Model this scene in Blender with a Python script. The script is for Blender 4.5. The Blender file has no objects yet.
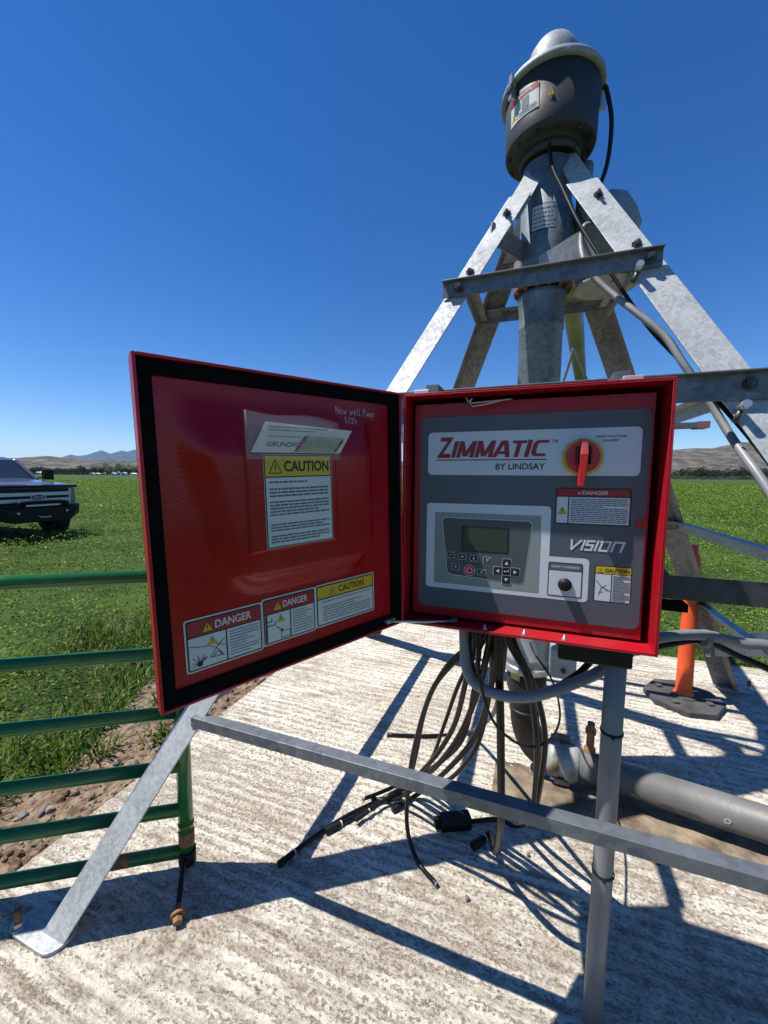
import bpy, bmesh, math, random
import numpy as np
from mathutils import Vector, Matrix
R=math.radians
random.seed(7); rng=np.random.default_rng(7)
S=bpy.context.scene; COL=S.collection
# ---------------------------------------------------------------- camera
cd=bpy.data.cameras.new('camera'); cam=bpy.data.objects.new('camera',cd); COL.objects.link(cam); S.camera=cam
cd.sensor_fit='VERTICAL'; cd.sensor_height=36; cd.lens=400/1024*36; cd.clip_start=.05; cd.clip_end=60000
P_,R_=R(5.2),R(.4)
Fw=Vector((0,math.cos(P_),-math.sin(P_))); U0=Vector((0,math.sin(P_),math.cos(P_))); X0=Vector((1,0,0))
Xr=X0*math.cos(R_)-U0*(-math.sin(R_)); Ur=-X0*math.sin(R_)+U0*math.cos(R_)
M=Matrix((Xr,Ur,-Fw)).transposed().to_4x4(); M.translation=Vector((0,0,1.55)); cam.matrix_world=M
# ---------------------------------------------------------------- sky, sun, exposure
SUNV=Vector((-.506,-.002,1)).normalized(); EL=math.asin(SUNV.z)
wd=bpy.data.worlds.new('World'); S.world=wd; wd.use_nodes=True; wn=wd.node_tree
sk=wn.nodes.new('ShaderNodeTexSky'); sk.sky_type='NISHITA'; sk.sun_disc=False; sk.sun_elevation=EL; sk.sun_rotation=math.atan2(SUNV.x,SUNV.y)
sk.altitude=1500; sk.air_density=1.0; sk.dust_density=.15; sk.ozone_density=3.5
bg=wn.nodes['Background']; bg.inputs[1].default_value=.055; hs=wn.nodes.new('ShaderNodeHueSaturation'); hs.inputs['Hue'].default_value=.508; hs.inputs['Saturation'].default_value=1.33; hs.inputs['Value'].default_value=1.72; wn.links.new(sk.outputs[0],hs.inputs['Color']); wn.links.new(hs.outputs[0],bg.inputs[0])
sl=bpy.data.lights.new('sun','SUN'); sl.energy=5.0; sl.angle=R(.53); sl.color=(1,.955,.89)
so=bpy.data.objects.new('sun',sl); COL.objects.link(so); so.rotation_euler=SUNV.to_track_quat('Z','Y').to_euler()
S.view_settings.view_transform='Standard'; S.view_settings.look='None'; S.view_settings.exposure=.62; S.view_settings.gamma=1
S.render.engine='CYCLES'
# ---------------------------------------------------------------- helpers
A20=R(20); T=Vector((math.cos(A20),-math.sin(A20),0)); N=Vector((math.sin(A20),math.cos(A20),0))
def W(t,n,h): return T*t+N*n+Vector((0,0,h))
def tag(o,label=None,cat=None,group=None,kind=None):
    if label: o['label']=label
    if cat: o['category']=cat
    if group: o['group']=group
    if kind: o['kind']=kind
    return o
class MB:
    def __init__(s,tf=None): s.v=[];s.f=[];s.m=[];s.sm=[];s.mats=[];s.tf=tf
    def mi(s,m):
        if m not in s.mats: s.mats.append(m)
        return s.mats.index(m)
    def add(s,vs,fs,m,smooth=False,tf=None):
        tf=tf or s.tf; b=len(s.v)
        s.v+=[tuple(tf(*p)) if tf else tuple(p) for p in vs]; i=s.mi(m)
        for f in fs: s.f.append(tuple(b+k for k in f)); s.m.append(i); s.sm.append(smooth)
        return s
    def box(s,a,b,m,tf=None):
        (x0,y0,z0),(x1,y1,z1)=a,b
        vs=[(x0,y0,z0),(x1,y0,z0),(x1,y1,z0),(x0,y1,z0),(x0,y0,z1),(x1,y0,z1),(x1,y1,z1),(x0,y1,z1)]
        return s.add(vs,[(3,2,1,0),(4,5,6,7),(0,1,5,4),(1,2,6,5),(2,3,7,6),(3,0,4,7)],m,False,tf)
    def hexa(s,vs,m): return s.add(vs,[(3,2,1,0),(4,5,6,7),(0,1,5,4),(1,2,6,5),(2,3,7,6),(3,0,4,7)],m)
    def bar(s,p,q,sec,m,up=(0,0,1)):      # closed section (list of (side,up) ) swept from p to q
        p,q=Vector(p),Vector(q); d=(q-p).normalized(); up=Vector(up); sd=d.cross(up).normalized(); u=sd.cross(d).normalized(); k=len(sec)
        vs=[p+sd*a+u*b for a,b in sec]+[q+sd*a+u*b for a,b in sec]
        fs=[(i,(i+1)%k,k+(i+1)%k,k+i) for i in range(k)]+[tuple(range(k-1,-1,-1)),tuple(range(k,2*k))]
        return s.add(vs,fs,m)
    def tube(s,pts,r,m,seg=12,cap=True,rr=None,smooth=True):
        pts=[Vector(p) for p in pts]; n=len(pts); vs=[];fs=[]
        tn=[((pts[min(i+1,n-1)]-pts[max(i-1,0)]).normalized()) for i in range(n)]
        a=Vector((0,0,1)) if abs(tn[0].z)<.9 else Vector((1,0,0)); x=tn[0].cross(a).normalized()
        for i in range(n):
            x=(x-tn[i]*x.dot(tn[i])).normalized(); y=tn[i].cross(x); rad=rr[i] if rr else r
            for k in range(seg):
                g=2*math.pi*k/seg; vs.append(pts[i]+x*math.cos(g)*rad+y*math.sin(g)*rad)
        for i in range(n-1):
            for k in range(seg):
                l=(k+1)%seg; fs.append((i*seg+k,i*seg+l,(i+1)*seg+l,(i+1)*seg+k))
        s.add(vs,fs,m,smooth)
        if cap:
            b=len(s.v)-len(vs); i=s.mi(m)
            s.f+= [tuple(b+k for k in range(seg-1,-1,-1)),tuple(b+(n-1)*seg+k for k in range(seg))]; s.m+=[i,i]; s.sm+=[False,False]
        return s
    def lathe(s,c,prof,m,seg=40,axis=(0,0,1),smooth=True):
        c=Vector(c); ax=Vector(axis).normalized(); x=ax.cross(Vector((0,1,0)) if abs(ax.y)<.9 else Vector((1,0,0))).normalized(); y=ax.cross(x)
        vs=[];fs=[];n=len(prof)
        for r,h in prof:
            for k in range(seg):
                g=2*math.pi*k/seg; vs.append(c+ax*h+x*math.cos(g)*r+y*math.sin(g)*r)
        for i in range(n-1):
            for k in range(seg):
                l=(k+1)%seg; fs.append((i*seg+k,i*seg+l,(i+1)*seg+l,(i+1)*seg+k))
        return s.add(vs,fs,m,smooth)
    def rrect(s,x0,y0,x1,y1,z,m,r=0,th=0,tf=None):
        pts=[]
        if r<=0: pts=[(x0,y0),(x1,y0),(x1,y1),(x0,y1)]
        else:
            for cx,cy,a in ((x1-r,y0+r,-90),(x1-r,y1-r,0),(x0+r,y1-r,90),(x0+r,y0+r,180)):
                for k in range(6): g=R(a+18*k); pts.append((cx+r*math.cos(g),cy+r*math.sin(g)))
        return s.poly(pts,z,m,th,tf)
    def poly(s,pts,z,m,th=0,tf=None):
        k=len(pts); vs=[(x,y,z) for x,y in pts]; fs=[tuple(range(k))]
        if th>0:
            vs+=[(x,y,z-th) for x,y in pts]; fs+=[(i,k+i,k+(i+1)%k,(i+1)%k) for i in range(k)]+[tuple(range(2*k-1,k-1,-1))]
        return s.add(vs,fs,m,False,tf)
    def frame(s,x0,y0,x1,y1,wd,z,m,th=0):
        for a in ((x0,y0,x1,y0+wd),(x0,y1-wd,x1,y1),(x0,y0+wd,x0+wd,y1-wd),(x1-wd,y0+wd,x1,y1-wd)): s.rrect(*a,z,m,0,th)
        return s
    def stroke(s,pts,wd,z,m):
        for (x0,y0),(x1,y1) in zip(pts,pts[1:]):
            z+=2e-5; l=math.hypot(x1-x0,y1-y0) or 1e-6; dx,dy=(x1-x0)/l*wd/2,(y1-y0)/l*wd/2
            s.poly([(x0-dx-dy,y0-dy+dx),(x0-dx+dy,y0-dy-dx),(x1+dx+dy,y1+dy-dx),(x1+dx-dy,y1+dy+dx)],z,m)
        return s
    def ring(s,cx,cy,r0,r1,z,m,seg=28):
        vs=[];fs=[]
        for k in range(seg):
            g=2*math.pi*k/seg; c,sn=math.cos(g),math.sin(g)
            vs+=[(cx+r0*c,cy+r0*sn,z),(cx+r1*c,cy+r1*sn,z)]
        for k in range(seg):
            l=(k+1)%seg; fs.append((2*k,2*k+1,2*l+1,2*l))
        return s.add(vs,fs,m)
    def disc(s,cx,cy,r,z,m,seg=28,th=0): return s.poly([(cx+r*math.cos(2*math.pi*k/seg),cy+r*math.sin(2*math.pi*k/seg)) for k in range(seg)],z,m,th)
    def text(s,txt,x0,y0,x1,y1,z,m,bold=0,shear=0):   # fitted to the rectangle
        vs,fs=text_mesh(txt,bold,shear)
        ax=min(v[0] for v in vs);bx=max(v[0] for v in vs);ay=min(v[1] for v in vs);by=max(v[1] for v in vs)
        return s.add([(x0+(v[0]-ax)/(bx-ax)*(x1-x0),y0+(v[1]-ay)/(by-ay)*(y1-y0),z) for v in vs],fs,m)
    def lines(s,x0,y0,x1,y1,rows,z,m,fill=.45):    # small print too fine to read: rows of short dashes
        dy=(y1-y0)/rows
        for r in range(rows):
            if random.random()<.03: continue
            y=y1-(r+.5)*dy; x=x0; end=x1 if random.random()<.75 else x0+(x1-x0)*random.uniform(.5,.9)
            while x<end:
                l=random.uniform(.04,.13)*(x1-x0); e=min(x+l,end); s.rrect(x,y-dy*fill/2,e,y+dy*fill/2,z,m); x=e+.012*(x1-x0)
        return s
    def build(s,name,parent=None,loc=(0,0,0),rz=0,bevel=0,world=False):
        me=bpy.data.meshes.new(name); me.from_pydata(s.v,[],s.f)
        for m in s.mats: me.materials.append(m)
        me.polygons.foreach_set('material_index',s.m); me.polygons.foreach_set('use_smooth',s.sm); me.update()
        o=bpy.data.objects.new(name,me); COL.objects.link(o); o.location=loc; o.rotation_euler=(0,0,rz)
        if parent: o.parent=parent
        if bevel:
            b=o.modifiers.new('bevel','BEVEL'); b.width=bevel; b.segments=2; b.limit_method='ANGLE'; b.angle_limit=R(40)
        return o
_tc={}
def text_mesh(txt,bold,shear):
    k=(txt,bold,shear)
    if k not in _tc:
        c=bpy.data.curves.new('txt','FONT'); c.body=txt; c.offset=bold; c.shear=shear; c.resolution_u=4; c.fill_mode='FRONT'
        o=bpy.data.objects.new('txt',c); COL.objects.link(o); dg=bpy.context.evaluated_depsgraph_get(); dg.update()
        me=bpy.data.meshes.new_from_object(o.evaluated_get(dg)); _tc[k]=([tuple(v.co) for v in me.vertices],[tuple(p.vertices) for p in me.polygons])
        bpy.data.objects.remove(o); bpy.data.curves.remove(c); bpy.data.meshes.remove(me)
    return _tc[k]
def empty(name,loc=(0,0,0),rz=0,label=None,cat=None,group=None):
    o=bpy.data.objects.new(name,None); COL.objects.link(o); o.location=loc; o.rotation_euler=(0,0,rz); o.empty_display_size=.1
    return tag(o,label,cat,group)
def copy_tree(o,parent=None):
    c=o.copy(); COL.objects.link(c)
    if parent: c.parent=parent
    for ch in list(o.children): copy_tree(ch,c)
    return c
def smooth(pts,sub=6):
    P=[Vector(p) for p in pts]; P=[P[0]*2-P[1]]+P+[P[-1]*2-P[-2]]; out=[]
    for i in range(1,len(P)-2):
        for k in range(sub):
            t=k/sub; a,b,c,d=P[i-1:i+3]
            out.append(.5*((2*b)+(c-a)*t+(2*a-5*b+4*c-d)*t*t+(3*b-a-3*c+d)*t**3))
    return out+[P[-2]]
# value noise in numpy
def vnoise(x,y,seed=0):
    xi=np.floor(x).astype(np.int64);yi=np.floor(y).astype(np.int64);xf=x-xi;yf=y-yi
    def h(a,b):
        n=(a*374761393+b*668265263+seed*1442695041)&0xffffffff; n=((n^(n>>13))*1274126177)&0xffffffff; return ((n^(n>>16))&0xffff)/65535.
    u=xf*xf*(3-2*xf);v=yf*yf*(3-2*yf)
    return (h(xi,yi)*(1-u)+h(xi+1,yi)*u)*(1-v)+(h(xi,yi+1)*(1-u)+h(xi+1,yi+1)*u)*v
def fbm(x,y,o=4,seed=0):
    s=0;a=.5
    for i in range(o): s=s+a*vnoise(x*2**i,y*2**i,seed+i); a*=.5
    return s
# ---------------------------------------------------------------- materials
def mat(name,col,rough=.5,metal=0,var=0,scale=8,bump=0,bscale=60,spec=.5,coat=0,col2=None,lo=.35,hi=.65,detail=5,stretch=None,em=None):
    m=bpy.data.materials.new(name); m.use_nodes=True; nt=m.node_tree; b=nt.nodes['Principled BSDF']; L=nt.links.new
    b.inputs['Base Color'].default_value=(*col,1); b.inputs['Roughness'].default_value=rough; b.inputs['Metallic'].default_value=metal
    b.inputs['Specular IOR Level'].default_value=spec; b.inputs['Coat Weight'].default_value=coat; b.inputs['Coat Roughness'].default_value=.08
    tc=nt.nodes.new('ShaderNodeTexCoord'); src=tc.outputs['Object']
    if stretch:
        mp=nt.nodes.new('ShaderNodeMapping'); mp.inputs['Scale'].default_value=stretch; L(src,mp.inputs[0]); src=mp.outputs[0]
    if col2 or var:
        if not col2: col2=tuple(c*(1-var) for c in col)
        n=nt.nodes.new('ShaderNodeTexNoise'); n.inputs['Scale'].default_value=scale; n.inputs['Detail'].default_value=detail; L(src,n.inputs[0])
        r=nt.nodes.new('ShaderNodeValToRGB'); r.color_ramp.elements[0].position=lo; r.color_ramp.elements[1].position=hi
        r.color_ramp.elements[0].color=(*col,1); r.color_ramp.elements[1].color=(*col2,1); L(n.outputs[0],r.inputs[0]); L(r.outputs[0],b.inputs['Base Color'])
        mr=nt.nodes.new('ShaderNodeMapRange'); mr.inputs['To Min'].default_value=max(rough-.06,.02); mr.inputs['To Max'].default_value=min(rough+.1,1); L(n.outputs[0],mr.inputs[0]); L(mr.outputs[0],b.inputs['Roughness'])
    if bump:
        n2=nt.nodes.new('ShaderNodeTexNoise'); n2.inputs['Scale'].default_value=bscale; n2.inputs['Detail'].default_value=6; L(src,n2.inputs[0])
        bp=nt.nodes.new('ShaderNodeBump'); bp.inputs['Strength'].default_value=1; bp.inputs['Distance'].default_value=bump; L(n2.outputs[0],bp.inputs['Height']); L(bp.outputs[0],b.inputs['Normal'])
    return m
def galv_mat(name,c0,c1,scale,metal,rough):
    m=mat(name,c0,rough,metal); nt=m.node_tree; b=nt.nodes['Principled BSDF']; L=nt.links.new; tc=nt.nodes.new('ShaderNodeTexCoord')
    dn=nt.nodes.new('ShaderNodeTexNoise'); dn.inputs['Scale'].default_value=scale*.8; L(tc.outputs['Object'],dn.inputs[0])
    mx=nt.nodes.new('ShaderNodeMix'); mx.data_type='VECTOR'; mx.inputs[0].default_value=.03; L(tc.outputs['Object'],mx.inputs[4]); L(dn.outputs[1],mx.inputs[5])
    v=nt.nodes.new('ShaderNodeTexVoronoi'); v.inputs['Scale'].default_value=scale; L(mx.outputs[1],v.inputs['Vector'])
    bw=nt.nodes.new('ShaderNodeRGBToBW'); L(v.outputs['Color'],bw.inputs[0])
    n=nt.nodes.new('ShaderNodeTexNoise'); n.inputs['Scale'].default_value=5; n.inputs['Detail'].default_value=8; n.inputs['Roughness'].default_value=.65; L(tc.outputs['Object'],n.inputs[0])
    ad=nt.nodes.new('ShaderNodeMath'); ad.operation='MULTIPLY_ADD'; ad.inputs[1].default_value=.45; L(bw.outputs[0],ad.inputs[0]); L(n.outputs[0],ad.inputs[2])
    r=nt.nodes.new('ShaderNodeValToRGB'); r.color_ramp.elements[0].position=.45; r.color_ramp.elements[1].position=.95
    r.color_ramp.elements[0].color=(*c0,1); r.color_ramp.elements[1].color=(*c1,1); L(ad.outputs[0],r.inputs[0]); L(r.outputs[0],b.inputs['Base Color'])
    mr=nt.nodes.new('ShaderNodeMapRange'); mr.inputs['From Min'].default_value=.4; mr.inputs['From Max'].default_value=1; mr.inputs['To Min'].default_value=rough+.1; mr.inputs['To Max'].default_value=rough-.1; L(ad.outputs[0],mr.inputs[0]); L(mr.outputs[0],b.inputs['Roughness'])
    return m
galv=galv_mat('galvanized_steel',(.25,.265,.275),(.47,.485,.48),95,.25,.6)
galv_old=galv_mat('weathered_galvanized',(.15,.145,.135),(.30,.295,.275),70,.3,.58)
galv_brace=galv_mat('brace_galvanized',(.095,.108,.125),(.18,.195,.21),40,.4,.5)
brace_shaded=galv_mat('shaded_brace_galvanized',(.035,.038,.042),(.07,.074,.078),40,.3,.55)  # darker copy of the brace steel: shade behind the panel put into the colour
steelpipe=galv_mat('riser_galvanized',(.13,.155,.175),(.24,.27,.29),55,.35,.5)
red=mat('red_powder_coat',(.40,.006,.016),.32,0,var=.18,scale=3.5,bump=.0006,bscale=220,coat=.06,spec=.35)
redin=mat('red_door_skin',(.35,.002,.008),.19,0,var=.15,scale=4,bump=.0006,bscale=160,coat=.0,spec=.32)
def wear(m,chip,cs,dustc,dust):
    nt=m.node_tree; L=nt.links.new; b=nt.nodes['Principled BSDF']; src=b.inputs['Base Color'].links[0].from_socket; tc=nt.nodes.new('ShaderNodeTexCoord')
    def ns(sc,p0,p1,det=3):
        n=nt.nodes.new('ShaderNodeTexNoise'); n.inputs['Scale'].default_value=sc; n.inputs['Detail'].default_value=det; L(tc.outputs['Object'],n.inputs[0]); r=nt.nodes.new('ShaderNodeMapRange'); r.inputs['From Min'].default_value=p0; r.inputs['From Max'].default_value=p1; L(n.outputs[0],r.inputs[0]); return r.outputs[0]
    def mx(f,a,c):
        x=nt.nodes.new('ShaderNodeMix'); x.data_type='RGBA'; L(f,x.inputs[0]); L(a,x.inputs[6]); x.inputs[7].default_value=(*c,1); return x.outputs[2]
    d=ns(7,.45,.85,9); k=nt.nodes.new('ShaderNodeMath'); k.operation='MULTIPLY'; k.inputs[1].default_value=dust; L(d,k.inputs[0]); o=mx(k.outputs[0],src,dustc)
    if chip: o=mx(ns(cs,chip,chip+.01),o,(.16,.13,.12))
    L(o,b.inputs['Base Color'])
wear(red,.735,48,(.30,.12,.09),.22); wear(redin,.78,60,(.30,.13,.10),.16)
gasket=mat('black_rubber_gasket',(.005,.005,.0055),.9,0,var=.4,scale=30,spec=.08)
black=mat('black_plastic',(.008,.008,.009),.5,0,var=.3,scale=20,bump=.0004,spec=.25)
hosem=mat('black_hose_rubber',(.004,.004,.0045),.30,0,col2=(.011,.0105,.010),lo=.5,hi=.8,scale=9,bump=.0006,bscale=140,spec=.3)
greycond=mat('grey_pvc_conduit',(.20,.205,.215),.42,0,col2=(.15,.15,.155),scale=6,bump=.0004,bscale=90)
greyflex=mat('grey_flexible_conduit',(.21,.215,.225),.45,0,var=.3,scale=10)
plate=mat('grey_faceplate_film',(.088,.096,.122),.42,0,var=.08,scale=2,bump=.0002,bscale=300)
white=mat('white_print',(.62,.63,.68),.4,0,var=.06,scale=5)
paper=mat('white_paper',(.62,.60,.55),.7,0,var=.12,scale=12)
sticker=mat('white_sticker_film',(.56,.60,.58),.35,0,var=.1,scale=9)
inkb=mat('black_ink',(.010,.011,.016),.5)
inkg=mat('grey_ink',(.10,.11,.12),.6)
inkr=mat('dark_red_ink',(.30,.008,.022),.4,var=.1)
yel=mat('yellow_print',(.60,.42,.015),.4,0,var=.1,scale=10)
yelplast=mat('yellow_plastic',(.62,.40,.012),.4)
redplast=mat('red_plastic',(.55,.015,.02),.35)
pinkplast=mat('sun_faded_red_plastic',(.62,.09,.09),.4)
greygreen=mat('keypad_surround_film',(.24,.27,.265),.4,0,var=.05)
dkgrey=mat('dark_grey_keypad',(.075,.08,.092),.4,0,var=.08,scale=6)
lcd=mat('lcd_glass',(.045,.055,.048),.12,0,var=.15,scale=14)
hdrgrey=mat('grey_print',(.11,.115,.13),.45)
drumm=mat('dark_grey_fibreglass',(.032,.032,.034),.45,0,col2=(.05,.05,.052),spec=.3,scale=5,bump=.0006,bscale=80)
alum=galv_mat('cast_aluminium_lid',(.20,.22,.24),(.32,.34,.36),120,.2,.6)
bright=mat('bright_zinc',(.55,.56,.56),.32,.75,var=.25,scale=25)
bolt=mat('bolt_steel',(.12,.12,.115),.45,.7,col2=(.05,.045,.04),scale=40)
couplm=mat('stained_coupling',(.30,.31,.29),.5,.1,col2=(.20,.13,.07),scale=12,bump=.001,lo=.5,hi=.62)
rust=mat('rusty_steel',(.16,.07,.03),.8,.1,col2=(.30,.15,.06),scale=30,bump=.0015,bscale=90)
darkpipe=mat('stained_dark_pipe',(.010,.009,.008),.5,.1,col2=(.05,.034,.024),lo=.45,hi=.75,scale=9,bump=.0012,bscale=50,stretch=(1,1,.35))
greypipe=mat('grey_water_pipe',(.17,.17,.165),.5,.15,col2=(.105,.10,.093),scale=5,bump=.0008,bscale=70)
meter=mat('grey_meter_housing',(.34,.36,.37),.4,0,var=.15,scale=8)
greengate=mat('green_gate_paint',(.016,.13,.032),.25,0,col2=(.035,.15,.055),lo=.5,hi=.75,scale=14,bump=.0006,bscale=70,coat=.15,spec=.4)
orange=mat('orange_plastic',(.74,.10,.022),.45,0,col2=(.62,.075,.02),scale=5,bump=.0006)
rubber=mat('grey_black_rubber',(.035,.035,.036),.8,0,col2=(.075,.073,.07),scale=12,bump=.003,bscale=45)
lateralm=mat('yellowed_lateral_pipe',(.24,.25,.15),.5,.1,var=.3,scale=2)
limegreen=mat('lime_sticker',(.30,.38,.035),.5)
faded=mat('faded_red_tape',(.30,.12,.11),.6)
leadgrey=mat('dull_aluminium_clip',(.55,.52,.50),.45,.3,var=.2,scale=30)
# clear plastic sleeve
clear=bpy.data.materials.new('clear_plastic_sleeve'); clear.use_nodes=True; nt=clear.node_tree; b=nt.nodes['Principled BSDF']; b.inputs['Base Color'].default_value=(.75,.76,.78,1); b.inputs['Roughness'].default_value=.25
tr=nt.nodes.new('ShaderNodeBsdfTransparent'); ms=nt.nodes.new('ShaderNodeMixShader'); ms.inputs[0].default_value=.13; nt.links.new(tr.outputs[0],ms.inputs[1]); nt.links.new(b.outputs[0],ms.inputs[2]); nt.links.new(ms.outputs[0],nt.nodes['Material Output'].inputs[0])
def leafmat(name,c,tl=.3,var=.35):
    m=bpy.data.materials.new(name); m.use_nodes=True; nt=m.node_tree; L=nt.links.new; b=nt.nodes['Principled BSDF']; b.inputs['Roughness'].default_value=.5; b.inputs['Specular IOR Level'].default_value=.14
    tc=nt.nodes.new('ShaderNodeTexCoord'); n=nt.nodes.new('ShaderNodeTexNoise'); n.inputs['Scale'].default_value=1.3; n.inputs['Detail'].default_value=6; L(tc.outputs['Object'],n.inputs[0])
    r=nt.nodes.new('ShaderNodeValToRGB'); r.color_ramp.elements[0].position=.35; r.color_ramp.elements[1].position=.65
    r.color_ramp.elements[0].color=(*[k*(1-var) for k in c],1); r.color_ramp.elements[1].color=(*c,1); L(n.outputs[0],r.inputs[0]); L(r.outputs[0],b.inputs['Base Color'])
    t=nt.nodes.new('ShaderNodeBsdfTranslucent'); L(r.outputs[0],t.inputs[0]); x=nt.nodes.new('ShaderNodeMixShader'); x.inputs[0].default_value=tl
    L(b.outputs[0],x.inputs[1]); L(t.outputs[0],x.inputs[2]); L(x.outputs[0],nt.nodes['Material Output'].inputs[0]); return m
# concrete: raked rows with crumbly white crust and tan streaks
def concrete_mat():
    m=bpy.data.materials.new('raked_concrete'); m.use_nodes=True; nt=m.node_tree; L=nt.links.new; b=nt.nodes['Principled BSDF']; b.inputs['Roughness'].default_value=.88; b.inputs['Specular IOR Level'].default_value=.25
    tc=nt.nodes.new('ShaderNodeTexCoord')
    def noise(sc,st,det=6,ro=.6,dist=0):
        mp=nt.nodes.new('ShaderNodeMapping'); mp.inputs['Scale'].default_value=st; L(tc.outputs['Object'],mp.inputs[0])
        n=nt.nodes.new('ShaderNodeTexNoise'); n.inputs['Scale'].default_value=sc; n.inputs['Detail'].default_value=det; n.inputs['Roughness'].default_value=ro; n.inputs['Distortion'].default_value=dist; L(mp.outputs[0],n.inputs[0]); return n.outputs[0]
    def ramp(src,p0,p1,c0=(0,0,0),c1=(1,1,1)):
        r=nt.nodes.new('ShaderNodeValToRGB'); r.color_ramp.elements[0].position=p0; r.color_ramp.elements[1].position=p1; r.color_ramp.elements[0].color=(*c0,1); r.color_ramp.elements[1].color=(*c1,1); L(src,r.inputs[0]); return r.outputs[0]
    def mul(a,b_):
        x=nt.nodes.new('ShaderNodeMath'); x.operation='MULTIPLY'; L(a,x.inputs[0]); L(b_,x.inputs[1]); return x.outputs[0]
    def mix(f,a,b_):
        x=nt.nodes.new('ShaderNodeMix'); x.data_type='RGBA'; L(f,x.inputs[0])
        for v,i in ((a,6),(b_,7)):
            if isinstance(v,tuple): x.inputs[i].default_value=(*v,1)
            else: L(v,x.inputs[i])
        return x.outputs[2]
    streak=noise(1,(2.2,26,1),7,.7,.4); patch=noise(1.6,(1,1.6,1),4,.6); crumb=noise(75,(1,1.35,1),9,.75); speck=noise(30,(1,1.7,1),7,.75)
    tan=mul(ramp(streak,.45,.60),ramp(patch,.32,.58))
    base=mix(ramp(crumb,.38,.60),(.60,.545,.44),(.84,.79,.675))
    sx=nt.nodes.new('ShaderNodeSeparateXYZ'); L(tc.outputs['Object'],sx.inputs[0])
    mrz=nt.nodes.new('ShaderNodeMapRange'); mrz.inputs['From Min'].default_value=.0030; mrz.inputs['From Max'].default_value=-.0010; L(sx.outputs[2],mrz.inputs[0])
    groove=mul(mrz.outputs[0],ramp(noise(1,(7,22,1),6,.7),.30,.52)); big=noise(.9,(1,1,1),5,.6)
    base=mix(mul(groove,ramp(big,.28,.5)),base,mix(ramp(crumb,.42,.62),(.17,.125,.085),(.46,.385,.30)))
    dist=noise(2.6,(1,1,1),4,.6); yy=nt.nodes.new('ShaderNodeMath'); yy.operation='MULTIPLY_ADD'; yy.inputs[1].default_value=.09; L(dist,yy.inputs[0]); L(sx.outputs[1],yy.inputs[2])
    y2=nt.nodes.new('ShaderNodeMath'); y2.operation='MULTIPLY'; y2.inputs[1].default_value=2*math.pi/.047; L(yy.outputs[0],y2.inputs[0]); sn=nt.nodes.new('ShaderNodeMath'); sn.operation='SINE'; L(y2.outputs[0],sn.inputs[0])
    fine=noise(62,(1,1.5,1),5,.62); rowamp=noise(1.4,(1.2,2.2,1),4,.6)
    ra=nt.nodes.new('ShaderNodeMapRange'); ra.inputs['From Min'].default_value=.35; ra.inputs['From Max'].default_value=.65; ra.inputs['To Min'].default_value=.015; ra.inputs['To Max'].default_value=.10; L(rowamp,ra.inputs[0])
    rr=mul(sn.outputs[0],ra.outputs[0]); h1=nt.nodes.new('ShaderNodeMath'); h1.operation='ADD'; L(fine,h1.inputs[0]); L(rr,h1.inputs[1])
    h2=nt.nodes.new('ShaderNodeMath'); h2.operation='MULTIPLY_ADD'; h2.inputs[1].default_value=.30; L(big,h2.inputs[0]); L(h1.outputs[0],h2.inputs[2])
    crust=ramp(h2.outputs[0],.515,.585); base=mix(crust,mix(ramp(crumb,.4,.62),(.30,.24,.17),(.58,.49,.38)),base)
    c=mix(tan,base,mix(ramp(crumb,.4,.62),(.24,.18,.12),(.56,.49,.39)))
    c=mix(mul(ramp(speck,.55,.64),ramp(streak,.4,.52)),c,(.20,.165,.125))
    L(c,b.inputs['Base Color'])
    ad=nt.nodes.new('ShaderNodeMath'); ad.operation='MULTIPLY_ADD'; ad.inputs[1].default_value=.55; L(crumb,ad.inputs[0]); cb=nt.nodes.new('ShaderNodeMath'); cb.operation='MULTIPLY_ADD'; cb.inputs[1].default_value=.30; L(crust,cb.inputs[0]); L(speck,cb.inputs[2]); L(cb.outputs[0],ad.inputs[2])
    bp=nt.nodes.new('ShaderNodeBump'); bp.inputs['Strength'].default_value=1; bp.inputs['Distance'].default_value=.014; L(ad.outputs[0],bp.inputs['Height']); L(bp.outputs[0],b.inputs['Normal'])
    return m
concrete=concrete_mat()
soil=mat('dry_soil',(.095,.063,.04),.95,0,col2=(.26,.19,.13),scale=22,bump=.022,bscale=35,detail=9,spec=.2)
silt=mat('sandy_silt',(.10,.075,.05),.95,0,col2=(.27,.215,.15),scale=11,bump=.006,bscale=60,detail=9,spec=.2)
fieldm=mat('alfalfa_ground',(.024,.042,.010),.95,0,col2=(.066,.105,.024),scale=.5,bump=.05,bscale=9,detail=10,spec=.1)
hillm=mat('dry_sagebrush_hills',(.05,.047,.036),.95,0,col2=(.14,.12,.092),scale=.016,detail=14,bump=30,bscale=.018,spec=.1,lo=.38,hi=.62)
mountm=mat('haze_tinted_mountain_forest',(.035,.052,.065),.95,0,var=.3,scale=.002,spec=.1)  # forest colour with the blue of distant haze mixed in
G=['leaf_dark','leaf_mid','leaf_light','blade_dry']
leafs=[leafmat('alfalfa_leaf_dark',(.032,.085,.008),.35),leafmat('alfalfa_leaf_green',(.125,.225,.020),.35),leafmat('alfalfa_leaf_light',(.20,.30,.045),.35),leafmat('dry_grass_blade',(.30,.24,.12)),leafmat('white_clover_flower',(.62,.62,.52),.15)]
treeleaf=[leafmat('tree_leaf_dark',(.022,.045,.018),.2),leafmat('tree_leaf_mid',(.035,.062,.024),.2),leafmat('tree_leaf_pale',(.15,.20,.075),.3),leafmat('sage_leaf',(.10,.115,.075),.2)]
bark=mat('tree_bark',(.09,.07,.05),.9,0,var=.4,scale=3)
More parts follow.
